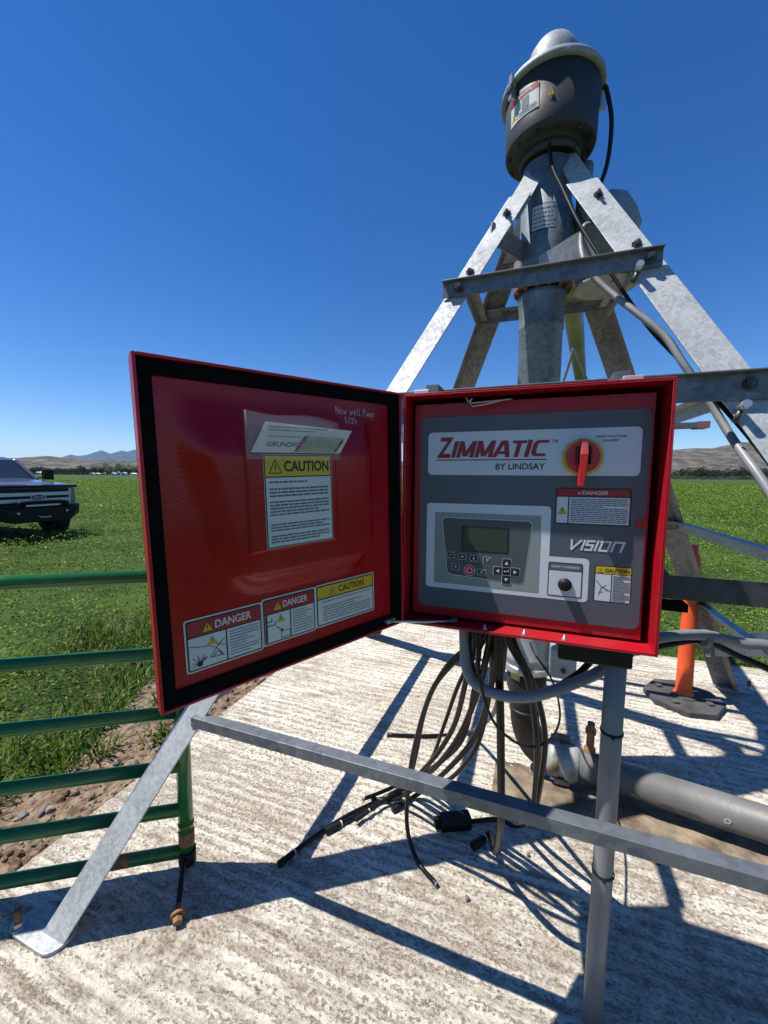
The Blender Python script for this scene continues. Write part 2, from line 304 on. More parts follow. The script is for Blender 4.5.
# ================================================================ SETTING
GZ=-.08
mb=MB(); mb.add([(-17000,-3000,GZ),(17000,-3000,GZ),(17000,17000,GZ),(-17000,17000,GZ)],[(0,1,2,3)],fieldm)
tag(mb.build('field'),'flat green alfalfa field running out to the hills','field',kind='structure')
def grid_mesh(name,xs,ys,zf,m,parent=None,rz=0,smooth=True,mask=None):
    X,Y=np.meshgrid(xs,ys); Z=zf(X,Y); nx,ny=len(xs),len(ys)
    co=np.stack([X,Y,Z],-1).reshape(-1,3); i=np.arange(nx*ny).reshape(ny,nx)
    q=np.stack([i[:-1,:-1],i[:-1,1:],i[1:,1:],i[1:,:-1]],-1).reshape(-1,4)
    if mask is not None:
        k=mask(X,Y).reshape(-1); q=q[k[q].all(1)]
    me=bpy.data.meshes.new(name); me.vertices.add(len(co)); me.vertices.foreach_set('co',co.astype(np.float32).ravel())
    me.loops.add(q.size); me.loops.foreach_set('vertex_index',q.astype(np.int32).ravel()); me.polygons.add(len(q)); me.polygons.foreach_set('loop_start',np.arange(0,q.size,4,dtype=np.int32))
    me.polygons.foreach_set('use_smooth',np.full(len(q),smooth)); me.materials.append(m); me.update(); me.validate()
    o=bpy.data.objects.new(name,me); COL.objects.link(o); o.rotation_euler=(0,0,rz); return o
# concrete pad, raked rows run along t
def padz(x,y):
    w=.03*(fbm(x*2.6,y*4,4,5)-.5)*4
    ridge=np.abs(np.sin((y+w*.5)*math.pi/.050))**.55*(.45+.8*fbm(x*2.5,y*9,3,9))
    e=np.minimum(np.minimum(x+1.83,1.86-x),4.0-y); flat=np.clip(e/.09,0,1)
    return ((.0015+.0085*np.clip(1.9*fbm(x*1.9,y*3.2,4,14)-.55,0,1))*ridge+.0060*(fbm(x*28,y*34,4,2)-.5))*(.15+.85*flat)
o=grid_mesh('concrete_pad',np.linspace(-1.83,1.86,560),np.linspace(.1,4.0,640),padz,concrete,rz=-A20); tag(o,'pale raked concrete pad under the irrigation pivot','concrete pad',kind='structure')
mb=MB(); 
for a,b in (((-1.83,.1),(-1.83,4.0)),((-1.83,4.0),(1.86,4.0)),((1.86,4.0),(1.86,.1)),((1.86,.1),(-1.83,.1))): mb.add([(*a,.001),(*b,.001),(*b,-.14),(*a,-.14)],[(3,2,1,0)],concrete)
mb.build('concrete_pad_edge',o)
# dirt strip beside the pad, and silt along the buried-pipe trench
def dirt_w(y): return .46+.50*fbm(y*1.4+3,y*0+.5,3,21)+.32*np.exp(-((y-2.35)/.45)**2)
def dirtz(x,y):
    d=-1.83-x; w=dirt_w(y); k=np.clip(1-d/w,0,1)
    return GZ-.015+.06*k**.6+.05*(fbm(x*7,y*7,4,31)-.3)*np.clip(k*3,0,1)+.03*np.clip(fbm(x*30,y*30,3,33)-.45,0,1)*np.clip(k*3,0,1)+.06*np.exp(-((d-.38)/.15)**2-((y-2.2)/.5)**2)
o=grid_mesh('dirt_strip',np.linspace(-3.4,-1.835,150),np.linspace(0.2,4.4,330),dirtz,soil,rz=-A20); tag(o,'bare brown dirt strip beside the concrete pad','dirt',kind='structure')
def siltm(x,y): return (np.abs(y-(1.93-.12*(x-.4)*0))<(.16+.11*fbm(x*3,y*0+2,3,41)))|((np.abs(y-1.78)<.14)&(x>.1))
o=grid_mesh('silt_deposit',np.linspace(-.12,1.85,640),np.linspace(1.55,2.4,280),lambda x,y:-.008+.030*np.clip(1.25-np.abs(y-1.95)/(.10+.16*fbm(x*4,y*4,3,41)),0,1)**.7*(.55+.6*fbm(x*11,y*11,4,44)),silt,rz=-A20); tag(o,'brown silt washed along the pipe on the concrete','silt',kind='structure')
# hills
HX=[-1400,-200,20,50,75,100,138,400,600,660,690,708,722,738,752,768,900,1200,2000]; HY=[13,14,15,17,15,14,13,15,22,27,29,29,33,36.5,36,35,40,30,22]
def hillz(X,Y):
    px=384+400*X/Y; ridge=np.interp(px,HX,HY)/400*2300
    k=np.clip((Y-1300)/(2300-1300),0,1); k=k*k*(3-2*k)*.95+.05*k; k=np.where(Y>2300,1-.25*np.clip((Y-2300)/1500,0,1),k)
    g=fbm(X/260,Y/420,5,51)-.5; gul=np.abs(fbm(X/120,Y/300,4,57)-.5)
    z=ridge*(k+.28*g*np.clip(k*2,0,1)*(1-.75*np.clip((k-.7)/.3,0,1)))-gul*75*np.clip(k*2,0,1)*(1-.6*k)
    return np.where(Y<1310,GZ-6,z)
ang=np.tan(np.linspace(R(-62),R(62),520)); ys=np.linspace(1290,3600,130)
A_,Y_=np.meshgrid(ang,ys); X_=A_*Y_; Z_=hillz(X_,Y_)
def surf(name,X,Y,Z,m):
    ny,nx=X.shape; i=np.arange(nx*ny).reshape(ny,nx); co=np.stack([X,Y,Z],-1).reshape(-1,3); q=np.stack([i[:-1,:-1],i[:-1,1:],i[1:,1:],i[1:,:-1]],-1).reshape(-1,4)
    me=bpy.data.meshes.new(name); me.from_pydata(co.tolist(),[],q.tolist()); me.materials.append(m); me.polygons.foreach_set('use_smooth',[True]*len(q)); me.update()
    o=bpy.data.objects.new(name,me); COL.objects.link(o); return o
tag(surf('hills',X_,Y_,Z_,hillm),'dry brown sagebrush hills beyond the field','hills',kind='structure')
MX=[-600,40,60,73,80,88,96,103.5,108,112,118,124,129,136,150,190,240,300,360,420]; MY=[6,10,15,19,17.5,18.5,21,23.4,21.5,20,21.5,23.2,22,24,25,21,24,20,12,0]
ang=np.tan(np.linspace(R(-58),R(4),420)); ys=np.linspace(10500,14800,40); A_,Y_=np.meshgrid(ang,ys)
pk=np.clip(1-np.abs(Y_-12600)/2000,0,1); Z_=np.interp(384+400*A_,MX,MY)/400*12600*pk**.8+(fbm(A_*60,Y_/900,4,61)-.5)*260*pk*(1-pk)*3
tag(surf('mountains',A_*Y_,Y_,Z_-5,mountm),'far blue mountain peaks on the left horizon','mountains',kind='structure')
# air
hz=MB(); hz.box((-17200,-3200,GZ-1.5),(17200,17200,830),gasket); ho=hz.build('haze'); tag(ho,'thin blue air haze over the valley','haze',kind='stuff')
hm=bpy.data.materials.new('haze_volume'); hm.use_nodes=True; nt=hm.node_tree; nt.nodes.remove(nt.nodes['Principled BSDF']); pv=nt.nodes.new('ShaderNodeVolumePrincipled'); pv.inputs['Color'].default_value=(.45,.66,1.0,1); pv.inputs['Density'].default_value=3.2e-5; pv.inputs['Anisotropy'].default_value=0
nt.links.new(pv.outputs[0],nt.nodes['Material Output'].inputs['Volume']); ho.data.materials.clear(); ho.data.materials.append(hm)
# ---------------------------------------------------------------- ground cover
TRUCK=(-8.35,9.68)
def leaves():
    V=[];Mi=[]
    def emit(px,py,pz,s,aspect,mi,flat=.75):
        n=len(px); nrm=rng.normal(size=(n,3)); nrm[:,2]=np.abs(nrm[:,2])+flat; nrm/=np.linalg.norm(nrm,axis=1)[:,None]
        a=rng.normal(size=(n,3)); a-=nrm*(a*nrm).sum(1)[:,None]; a/=np.linalg.norm(a,axis=1)[:,None]; b=np.cross(nrm,a)
        c=np.stack([px,py,pz],1); s=s[:,None]
        V.append(np.stack([c-a*s*.5,c+b*s*.5*aspect,c+a*s*.5,c-b*s*.5*aspect],1)); Mi.append(mi)
    n=800000; u=rng.random(n); r0,r1=2.2,130.
    # pdf ~ r/(.016+.0022r)^2
    rr=np.linspace(r0,r1,2000); pdf=rr/(.0145+.0021*rr)**2; cdf=np.cumsum(pdf); cdf/=cdf[-1]; r=np.interp(u,cdf,rr); th=rng.uniform(R(-58),R(58),n)
    x=r*np.sin(th);y=r*np.cos(th); t=x*math.cos(A20)-y*math.sin(A20); nn=x*math.sin(A20)+y*math.cos(A20)
    ok=~((t>-1.86)&(t<1.89)&(nn<4.03)); d=-1.83-t; w=dirt_w(nn); ok&=~((d>0)&(d<w*1.0)&(nn<4.2)&(rng.random(n)<np.clip(1.8*(1-d/w)+.40,0,.993)))
    cl=fbm(x*2.6,y*2.6,3,71); ok&=rng.random(n)<np.clip(.55+1.4*(cl-.35),.25,1)
    x,y,r,cl=x[ok],y[ok],r[ok],cl[ok]; k=len(x); hgt=.04+.26*np.clip(cl*2.2-.65,0,1)
    z=GZ+rng.random(k)**.7*hgt; s=(.0140+.0019*r)*rng.uniform(.7,1.6,k)
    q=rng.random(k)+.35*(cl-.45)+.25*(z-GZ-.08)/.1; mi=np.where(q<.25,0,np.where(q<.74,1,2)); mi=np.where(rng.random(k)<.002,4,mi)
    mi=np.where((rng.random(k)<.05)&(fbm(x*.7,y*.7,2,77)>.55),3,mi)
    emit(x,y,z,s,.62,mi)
    me=bpy.data.meshes.new('alfalfa_leaves'); 
    # grass blades near the dirt strip and pad edges: thin upright triangles as quads
    nb=26000; t=np.concatenate([rng.uniform(-4.2,-2.0,nb),rng.uniform(-1.4,5.5,nb//2)]); nn=np.concatenate([rng.uniform(.6,4.6,nb),4.02+rng.exponential(.35,nb//2)])
    d=-1.83-t; w=dirt_w(nn); cl=fbm(t*2.3,nn*2.3,3,81); ok=((d>w*.9)|(nn>4.0))&(rng.random(len(t))<np.clip(4*(cl-.36),0.04,1)); t,nn,cl=t[ok],nn[ok],cl[ok]; k=len(t)
    # tufts growing on the dirt
    kt=20; ct=rng.uniform(-2.6,-1.95,kt); cn=rng.uniform(.7,3.6,kt); m_=70; tt=(ct[:,None]+rng.normal(0,.04,(kt,m_))).ravel(); tn_=(cn[:,None]+rng.normal(0,.04,(kt,m_))).ravel(); t=np.concatenate([t,tt]);nn=np.concatenate([nn,tn_]);cl=np.concatenate([cl,np.full(len(tt),.45)]); k=len(t)
    keep=(t<-1.85)|(nn>4.01); t,nn,cl=t[keep],nn[keep],cl[keep]; k=len(t)
    x=t*math.cos(A20)+nn*math.sin(A20); y=-t*math.sin(A20)+nn*math.cos(A20); L=rng.uniform(.06,.2,k)*(.5+cl); az=rng.uniform(0,2*np.pi,k); le=rng.uniform(.1,.9,k); wd=rng.uniform(.003,.006,k)
    b=np.stack([x,y,np.full(k,GZ+.0)],1); dx=np.stack([np.cos(az)*le,np.sin(az)*le,np.ones(k)],1); dx/=np.linalg.norm(dx,axis=1)[:,None]; sd=np.stack([-np.sin(az),np.cos(az),np.zeros(k)],1)*wd[:,None]
    mid=b+dx*L[:,None]*.6; tip=b+dx*L[:,None]*.6+(dx*np.array([1.6,1.6,.5]))*L[:,None]*.45
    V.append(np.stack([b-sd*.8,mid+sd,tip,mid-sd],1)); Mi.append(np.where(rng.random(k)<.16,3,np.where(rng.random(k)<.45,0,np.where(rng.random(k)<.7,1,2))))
    v=np.concatenate(V); mi=np.concatenate(Mi); nq=len(v); co=v.reshape(-1,3)
    me.vertices.add(len(co)); me.vertices.foreach_set('co',co.astype(np.float32).ravel()); me.loops.add(nq*4); me.loops.foreach_set('vertex_index',np.arange(nq*4,dtype=np.int32)); me.polygons.add(nq); me.polygons.foreach_set('loop_start',np.arange(0,nq*4,4,dtype=np.int32))
    for m in leafs: me.materials.append(m)
    me.polygons.foreach_set('material_index',mi.astype(np.int32)); me.update(); me.validate()
    o=bpy.data.objects.new('alfalfa_cover',me); COL.objects.link(o); tag(o,'leafy green alfalfa and grass covering the field','grass',kind='stuff')
leaves()
# stones on the dirt strip: gravel as one mass, larger stones one by one
def stone_bm(seed,r):
    bm=bmesh.new(); bmesh.ops.create_icosphere(bm,subdivisions=2,radius=r); rs=random.Random(seed); ax=Vector((rs.uniform(.7,1.2),rs.uniform(.6,1.1),rs.uniform(.6,.95))); pl=[Vector((rs.gauss(0,1),rs.gauss(0,1),rs.gauss(0,1))).normalized() for _ in range(9)]
    for v in bm.verts:
        for p in pl:
            dd=v.co.dot(p)-r*.72
            if dd>0: v.co-=p*dd*.9
        v.co=Vector((v.co.x*ax.x,v.co.y*ax.y,v.co.z*ax.z))
    return bm
stonem=mat('grey_brown_stone',(.17,.14,.11),.9,0,col2=(.28,.24,.20),scale=25,bump=.004,bscale=60); stonem2=mat('blue_grey_stone',(.11,.108,.11),.9,0,col2=(.20,.195,.19),scale=18,bump=.004,bscale=60)
def soilh(t,n): return float(dirtz(np.array([t]),np.array([n]))[0])
gv=MB(); protos=[]
for i in range(5):
    bm=stone_bm(i+11,1.); protos.append(([tuple(v.co) for v in bm.verts],[tuple(v.index for v in f.verts) for f in bm.faces])); bm.free()
for i in range(1000):
    n=random.uniform(.5,4.1); t=-1.85-abs(random.gauss(0,.22)); r=random.choice([.004,.005,.007,.008,.010,.013,.026]); vs,fs=random.choice(protos); a=random.uniform(0,6.3); c,s_=math.cos(a)*r,math.sin(a)*r; z=soilh(t,n)
    gv.add([(t+x*c-y*s_,n+x*s_+y*c,z+zz*r+r*.15) for x,y,zz in vs],fs,random.choice([soil,soil,soil,soil,soil,soil,soil,silt,stonem,stonem2]))
tag(gv.build('gravel',rz=-A20),'loose gravel and clods scattered over the bare dirt','gravel',kind='stuff')
for i,(t,n,r,m,lab) in enumerate([(-2.03,2.02,.055,stonem2,'largest blue-grey rock on the dirt below the green gate rail'),(-2.12,2.12,.042,stonem2,'blue-grey rock leaning behind the largest rock on the dirt'),(-2.0,1.80,.04,stonem,'pale flat stone on the dirt beside the pad edge'),(-2.22,1.86,.03,stonem2,'small grey stone set in the dirt left of the pale flat stone'),(-1.93,2.62,.04,stonem,'brown stone close to the pad edge under the red door'),(-1.97,1.46,.028,stonem,'brown clod on the dirt nearest the gate bottom')]):
    m_=MB(); vs,fs=protos[i%5]; m_.add([(x*r,y*r,z*r) for x,y,z in vs],fs,m); o=m_.build('rock',loc=W(t,n,soilh(t,n)+r*.2),rz=i*1.3); tag(o,lab,'rock',group='rocks on the dirt strip')
for i,(t,n,r,lab) in enumerate([(-.16,1.36,.012,'tiny dark pebble right of the curled black hose end'),(-.28,.62,.010,'tiny dark chip on the sunlit concrete near the bottom'),(.02,1.28,.008,'tiny dark chip on the concrete left of the grey conduit'),(.05,1.62,.009,'tiny dark chip between the fallen plug and the conduit')]):
    m_=MB(); vs,fs=protos[(i+2)%5]; m_.add([(x*r,y*r,z*r) for x,y,z in vs],fs,stonem2); o=m_.build('pebble',loc=W(t,n,.008),rz=i); tag(o,lab,'pebble',group='pebbles on the concrete')
# ---------------------------------------------------------------- far trees
def tree_proto(name,h,w,lm,pale,seed,low=False):
    rs=np.random.default_rng(seed); e=empty(name); m=MB(); th=h*(.12 if low else .3)
    m.tube([(0,0,0),(.02*h,0,th),(0,.02*h,h*.6)],.03*h,bark,7,rr=[.035*h,.024*h,.008*h])
    for k in range(5):
        a=k*1.26+seed; m.tube([(0,0,th*(.7+.1*k)),(math.cos(a)*w*.3,math.sin(a)*w*.3,h*(.45+.07*k))],.01*h,bark,5,rr=[.014*h,.004*h])
    m.build('trunk',e)
    nc=14; cen=np.stack([rs.normal(0,.26*w,nc),rs.normal(0,.26*w,nc),rs.uniform(.14 if low else .30,.84,nc)*h],1); cr=rs.uniform(.13,.27,nc)*w; q=1100; idx=rs.integers(0,nc,q); d=rs.normal(size=(q,3)); d/=np.linalg.norm(d,axis=1)[:,None]; p=cen[idx]+d*(cr[idx]*rs.uniform(.5,1.1,q))[:,None]; p[:,2]=np.maximum(p[:,2],.06*h)
    c=MB(); s=.05*h
    for i in range(q):
        nm=Vector(rs.normal(size=3)).normalized(); a=nm.orthogonal().normalized(); b=nm.cross(a); P=Vector(p[i]); k=s*rs.uniform(.6,1.4)
        c.add([P-a*k,P+b*k*.7,P+a*k,P-b*k*.7],[(0,1,2,3)],lm if rs.random()<.7 else pale)
    c.build('crown',e); return e
def place(proto,first,loc,s,rz,label,cat,group):
    o=proto if first else copy_tree(proto); o.location=loc; o.scale=(s,s,s*random.uniform(.9,1.1)); o.rotation_euler=(0,0,rz); return tag(o,label,cat,group)
pA=tree_proto('dark_tree',8,11,treeleaf[0],treeleaf[1],1,True); pB=tree_proto('pale_tree',13,15,treeleaf[2],treeleaf[2],2,True); pC=tree_proto('dark_shrub',8,12,treeleaf[0],treeleaf[1],3,True); pD=tree_proto('sage_bush',4,7,treeleaf[3],treeleaf[2],4,True)
def atpx(px,Y): return ((px-384)/400*Y,Y,GZ)
for i,px in enumerate([-12,-4,3,12,18,23,28,32,36,40,44,48,52,56,60,64,68,72,76,80,84,88,92,96,100,104,108,112,123,127,131,135,142,150,160,172]):
    place(pA,i==0,atpx(px+random.uniform(-1,1),random.uniform(430,520)),random.uniform(.75,1.2),random.random()*6,'dark bushy tree in the far tree line left of the red door','tree','dark trees along the far left field edge')
place(pB,True,atpx(117.5,432),1.05,0,'tall pale green tree behind the white sheds','tree','pale trees at the left field edge'); place(pB,False,atpx(139,434),1.0,2,'pale green tree just at the edge of the open red door','tree','pale trees at the left field edge')
for i,px in enumerate([672,680,688,694,699,705,711,717,722,738,743,749,755,761,776,786]):
    place(pC,i==0,atpx(px,random.uniform(400,440)),random.uniform(.85,1.15)*(.9 if px<684 else 1.35),random.random()*6,'dark green rounded shrub tree below the brown hill at right','shrub','dark shrub trees below the right hill')
for i,px in enumerate([674,683,692,701,710,718,727,731,736,745,754,763,775]):
    place(pD,i==0,atpx(px,random.uniform(360,390)),random.uniform(.7,1.0),random.random()*6,'low grey-green sage bush in front of the dark shrub trees','bush','sage bushes along the right field edge')
shedw=mat('white_shed_wall',(.62,.62,.60),.6,0,var=.1,scale=.5); shedr=mat('white_metal_roof',(.72,.73,.74),.4,.1); shedd=mat('dark_shed_opening',(.03,.03,.035),.7)
def shed(px,Y,w,l,h,rz,label,cat='shed'):
    e=empty('farm_shed',atpx(px,Y),rz,label,cat,'white sheds at the far left field edge'); m=MB(); m.box((-w/2,-l/2,0),(w/2,l/2,h*.65),shedw); m.build('wall',e)
    r=MB(); k=w/2+.25; r.add([(-k,-l/2-.2,h*.62),(k,-l/2-.2,h*.62),(0,-l/2-.2,h),(-k,l/2+.2,h*.62),(k,l/2+.2,h*.62),(0,l/2+.2,h)],[(0,1,2),(5,4,3),(0,2,5,3),(2,1,4,5),(1,0,3,4)],shedr); r.build('roof',e)
    d=MB(); d.box((-w*.22,-l/2-.03,0),(w*.15,-l/2+.05,h*.5),shedd); d.build('door',e)
for a in [(93.5,425,4.2,5,2.6,.3,'leftmost small white shed of the far row'),(99,430,2.6,4,2.4,-.2,'narrow white shed second from left in the far row'),(105,428,3.6,5,2.7,.5,'white shed third from left in the far row'),(114.5,420,3.2,4,2.9,0,'white shed under the left side of the tall pale tree'),(119.5,424,4.2,5,4.6,.6,'tallest white shed under the pale tree'),(125,421,4.4,5,3.4,.2,'broad white shed right of the tallest one'),(134.5,418,4.6,5,2.6,-.4,'white shed nearest the edge of the red door'),(43,440,12,7,3.4,1.5,'long low white-roofed barn behind the truck mirror')]: shed(*a)
# ================================================================ PICKUP TRUCK
tpaint=mat('dark_grey_truck_paint',(.13,.145,.175),.22,.35,coat=.8); tblack=mat('black_truck_trim',(.005,.005,.0055),.55,spec=.3); tchrome=mat('silver_grille',(.46,.48,.50),.3,.4); glass=mat('dark_window_glass',(.02,.028,.036),.04,0,spec=1.0,coat=.5); tyrem=mat('tyre_rubber',(.014,.014,.015),.85); rimm=mat('dark_alloy_rim',(.05,.05,.055),.35,.6); lampm=mat('clear_headlight',(.62,.65,.67),.12,.2,coat=1); bluem=mat('blue_emblem',(.010,.022,.075),.3); maroon=mat('dark_hood_shield',(.035,.012,.016),.25,coat=.5)
ta=R(-19); tr_=empty('pickup_truck',(TRUCK[0],TRUCK[1],GZ),ta,'dark grey lifted pickup truck parked on the alfalfa field','truck')
def ysym(mb,pts,m):    # closed loft of cross-sections [(x, halfwidth, z0, z1), ...]
    for a,b in zip(pts,pts[1:]): mb.hexa([(a[0],-a[1],a[2]),(a[0],a[1],a[2]),(b[0],b[1],b[2]),(b[0],-b[1],b[2]),(a[0],-a[1]*.97,a[3]),(a[0],a[1]*.97,a[3]),(b[0],b[1]*.97,b[3]),(b[0],-b[1]*.97,b[3])],m)
m=MB(); ysym(m,[(-.14,.93,.80,1.30),(-.3,.98,.78,1.345),(-1.0,1.0,.95,1.40),(-1.6,1.0,.62,1.45)],tpaint); ysym(m,[(-1.602,.99,.60,1.45),(-3.95,.99,.60,1.44)],tpaint); ysym(m,[(-3.97,1.0,.66,1.46),(-6.1,1.0,.72,1.46)],tpaint); ysym(m,[(-.3,.6,.5,.78),(-5.9,.5,.5,.66)],tblack)
m.hexa([(-2.22,-.76,1.98),(-2.22,.76,1.98),(-3.75,.72,2.0),(-3.75,-.72,2.0),(-2.45,-.69,2.065),(-2.45,.69,2.065),(-3.7,.68,2.07),(-3.7,-.68,2.07)],tpaint)
for s in (-1,1):
    for a,b in (((-1.62,.93*s,1.44),(-2.25,.76*s,2.0)),((-2.85,.95*s,1.44),(-2.9,.74*s,2.01)),((-3.9,.95*s,1.44),(-3.72,.74*s,2.01))): m.bar(a,b,[(-.045,-.04),(.045,-.04),(.045,.04),(-.045,.04)],tpaint,up=(1,0,.3))
m.hexa([(-.26,-.6,1.34),(-.26,.6,1.34),(-1.6,.7,1.44),(-1.6,-.7,1.44),(-.5,-.5,1.41),(-.5,.5,1.41),(-1.58,.62,1.50),(-1.58,-.62,1.50)],tpaint)
m.build('body',tr_,bevel=.04)
for s in (-1,1):
    for xc in (-.95,-4.9):
        m=MB(); arc=[(xc+.60*math.cos(R(a)),.56+.60*math.sin(R(a))) for a in range(0,181,12)]; ai=[(xc+.52*math.cos(R(a)),.56+.52*math.sin(R(a))) for a in range(0,181,12)]; k=len(arc)
        vs=[(x,1.03*s,z) for x,z in arc]+[(x,1.05*s,z) for x,z in ai]+[(x,.70*s,z) for x,z in arc]+[(x,.70*s,z) for x,z in ai]; fs=[]
        for i in range(k-1): fs+=[(i,i+1,k+i+1,k+i),(i,2*k+i,2*k+i+1,i+1),(k+i,k+i+1,3*k+i+1,3*k+i),(2*k+i,3*k+i,3*k+i+1,2*k+i+1)]
        m.add(vs,fs,tblack); m.build('wheel_arch',tr_)
m=MB(); m.add([(-1.66,-.9,1.45),(-1.66,.9,1.45),(-2.25,.735,1.985),(-2.25,-.735,1.985)],[(0,1,2,3)],glass); m.build('windshield',tr_)
for s in (-1,1):
    for x0,x1,u0,u1 in ((-1.75,-2.82,-2.42,-2.86),(-2.92,-3.86,-2.95,-3.70)):
        m=MB(); m.add([(x0,.945*s,1.445),(x1,.945*s,1.445),(u1,.735*s,1.99),(u0,.735*s,1.99)],[(0,1,2,3) if s<0 else (3,2,1,0)],glass); m.build('side_window',tr_)
m=MB(); m.hexa([(-.10,-.95,1.27),(-.10,.95,1.27),(-.3,.97,1.30),(-.3,-.97,1.30),(-.06,-.93,1.34),(-.06,.93,1.34),(-.3,.95,1.365),(-.3,-.95,1.365)],maroon); m.build('hood_shield',tr_,bevel=.01)
m=MB(); m.box((-.16,-.72,.84),(-.09,.72,1.26),tblack); 
for z0,z1 in ((1.08,1.17),(.93,1.02)): m.box((-.10,-.74,z0),(-.055,.74,z1),tchrome)
m.box((-.09,-.5,1.03),(-.06,.5,1.07),tblack); g=m.build('grille',tr_,bevel=.008)
m=MB(lambda a,b,c:(-.05+c,a,b)); 
el=lambda rx,ry:[(rx*math.cos(k*math.pi/14),1.05+ry*math.sin(k*math.pi/14)) for k in range(28)]
m.poly(el(.165,.072),.012,tchrome,.02); m.poly(el(.15,.06),.016,bluem,.002); m.text('Ford',-.105,1.02,.105,1.085,.018,tchrome,.01,.35); m.build('emblem',g)
for s in (-1,1):
    m=MB(); m.hexa([(-.12,.735*s,.86),(-.2,.97*s,.88),(-.5,.995*s,.9),(-.3,.735*s,.86),(-.10,.735*s,1.24),(-.2,.96*s,1.25),(-.5,.985*s,1.26),(-.3,.735*s,1.24)],lampm); m.build('headlight',tr_,bevel=.01)
    m=MB(); m.box((-1.75,1.0*s-.02,1.49),(-1.69,1.0*s+.22*s,1.53),tblack); m.hexa([(-1.62,1.12*s,1.45),(-1.62,1.36*s,1.45),(-1.78,1.36*s,1.45),(-1.78,1.12*s,1.45),(-1.62,1.12*s,1.74),(-1.62,1.34*s,1.72),(-1.78,1.34*s,1.72),(-1.78,1.12*s,1.74)],tblack); m.build('mirror',tr_,bevel=.03)
m=MB(); m.hexa([(.12,-.6,.46),(.12,.6,.46),(-.2,1.03,.60),(-.2,-1.03,.60),(.14,-.8,.80),(.14,.8,.80),(-.22,1.06,.84),(-.22,-1.06,.84)],tblack); m.box((-.42,-1.04,.66),(-.2,-.9,.84),tblack); m.box((-.42,.9,.66),(-.2,1.04,.84),tblack)
m.tube(smooth([(.08,-.55,.78),(.12,-.5,.9),(.13,-.4,.95),(.13,.4,.95),(.12,.5,.9),(.08,.55,.78)],4),.028,tblack,10); bp_=m.build('bumper',tr_,bevel=.015)
m=MB(); m.box((.10,-.36,.845),(.15,.36,.885),lampm); m.build('light_bar',bp_,bevel=.006)
for s in (-1,1): m=MB(); m.lathe((.125,.52*s,.70),[(.0,.012),(.03,.01),(.034,-.03)],lampm,16,axis=(1,0,0)); m.build('fog_light',bp_)
m=MB(); m.tube([(.13,-.12,.62),(.19,-.1,.58),(.19,.1,.58),(.13,.12,.62)],.018,tchrome,8); m.build('tow_hook',bp_)
wm=None
for x in (-.95,-4.9):
    for s in (-1,1):
        t_=MB(); t_.lathe((0,0,0),[(.26,-.15),(.42,-.16),(.475,-.12),(.475,.12),(.42,.16),(.26,.15),(.26,-.15)],tyrem,36,axis=(0,1,0)); w=t_.build('wheel',tr_,loc=(x,.86*s,.475))
        r_=MB(); r_.lathe((0,0,0),[(.26,-.13),(.25,.1*s),(.22,.08*s),(.06,.06*s),(0,.07*s)],rimm,24,axis=(0,1,0)); r_.build('rim',w)
# ================================================================ IRRIGATION PIVOT (coordinates t, n, h of the pad)
CT,CN=.02,2.137
piv=empty('irrigation_pivot',W(CT,CN,0),-A20,'galvanized steel centre pivot irrigation tower with a dark drum and domed lid on top','irrigation pivot')
def L_(t,n,h): return (t-CT,n-CN,h)
class PB(MB):
    def __init__(s): super().__init__(L_)
def tn(px): return px
APH=2.94
FEET={'FL':(-1.49,.74),'FR':(1.47,.72),'BL':(-1.44,3.56),'BR':(1.47,3.55)}
def legp(k,h):
    f=FEET[k]; sx=-1 if k[1]=='L' else 1; sy=-1 if k[0]=='F' else 1; a=(CT+(.135 if k=='FR' else sx*.09),CN+sy*.085); s=h/APH
    return (f[0]+(a[0]-f[0])*s,f[1]+(a[1]-f[1])*s)
def bolt_mb(mb,p,ax,r=.014,l=.03,m=None):
    ax=Vector(ax).normalized(); m=m or bolt
    p=Vector(p); mb.lathe(L_(*p),[(0,0),(r*1.5,0),(r*1.5,.003),(r*.0+r,.003),(r,.016),(r*.55,.016),(r*.5,l),(0,l)],m,6,axis=ax,smooth=False)
class RawMB(MB): pass
legs={}
FW=.14
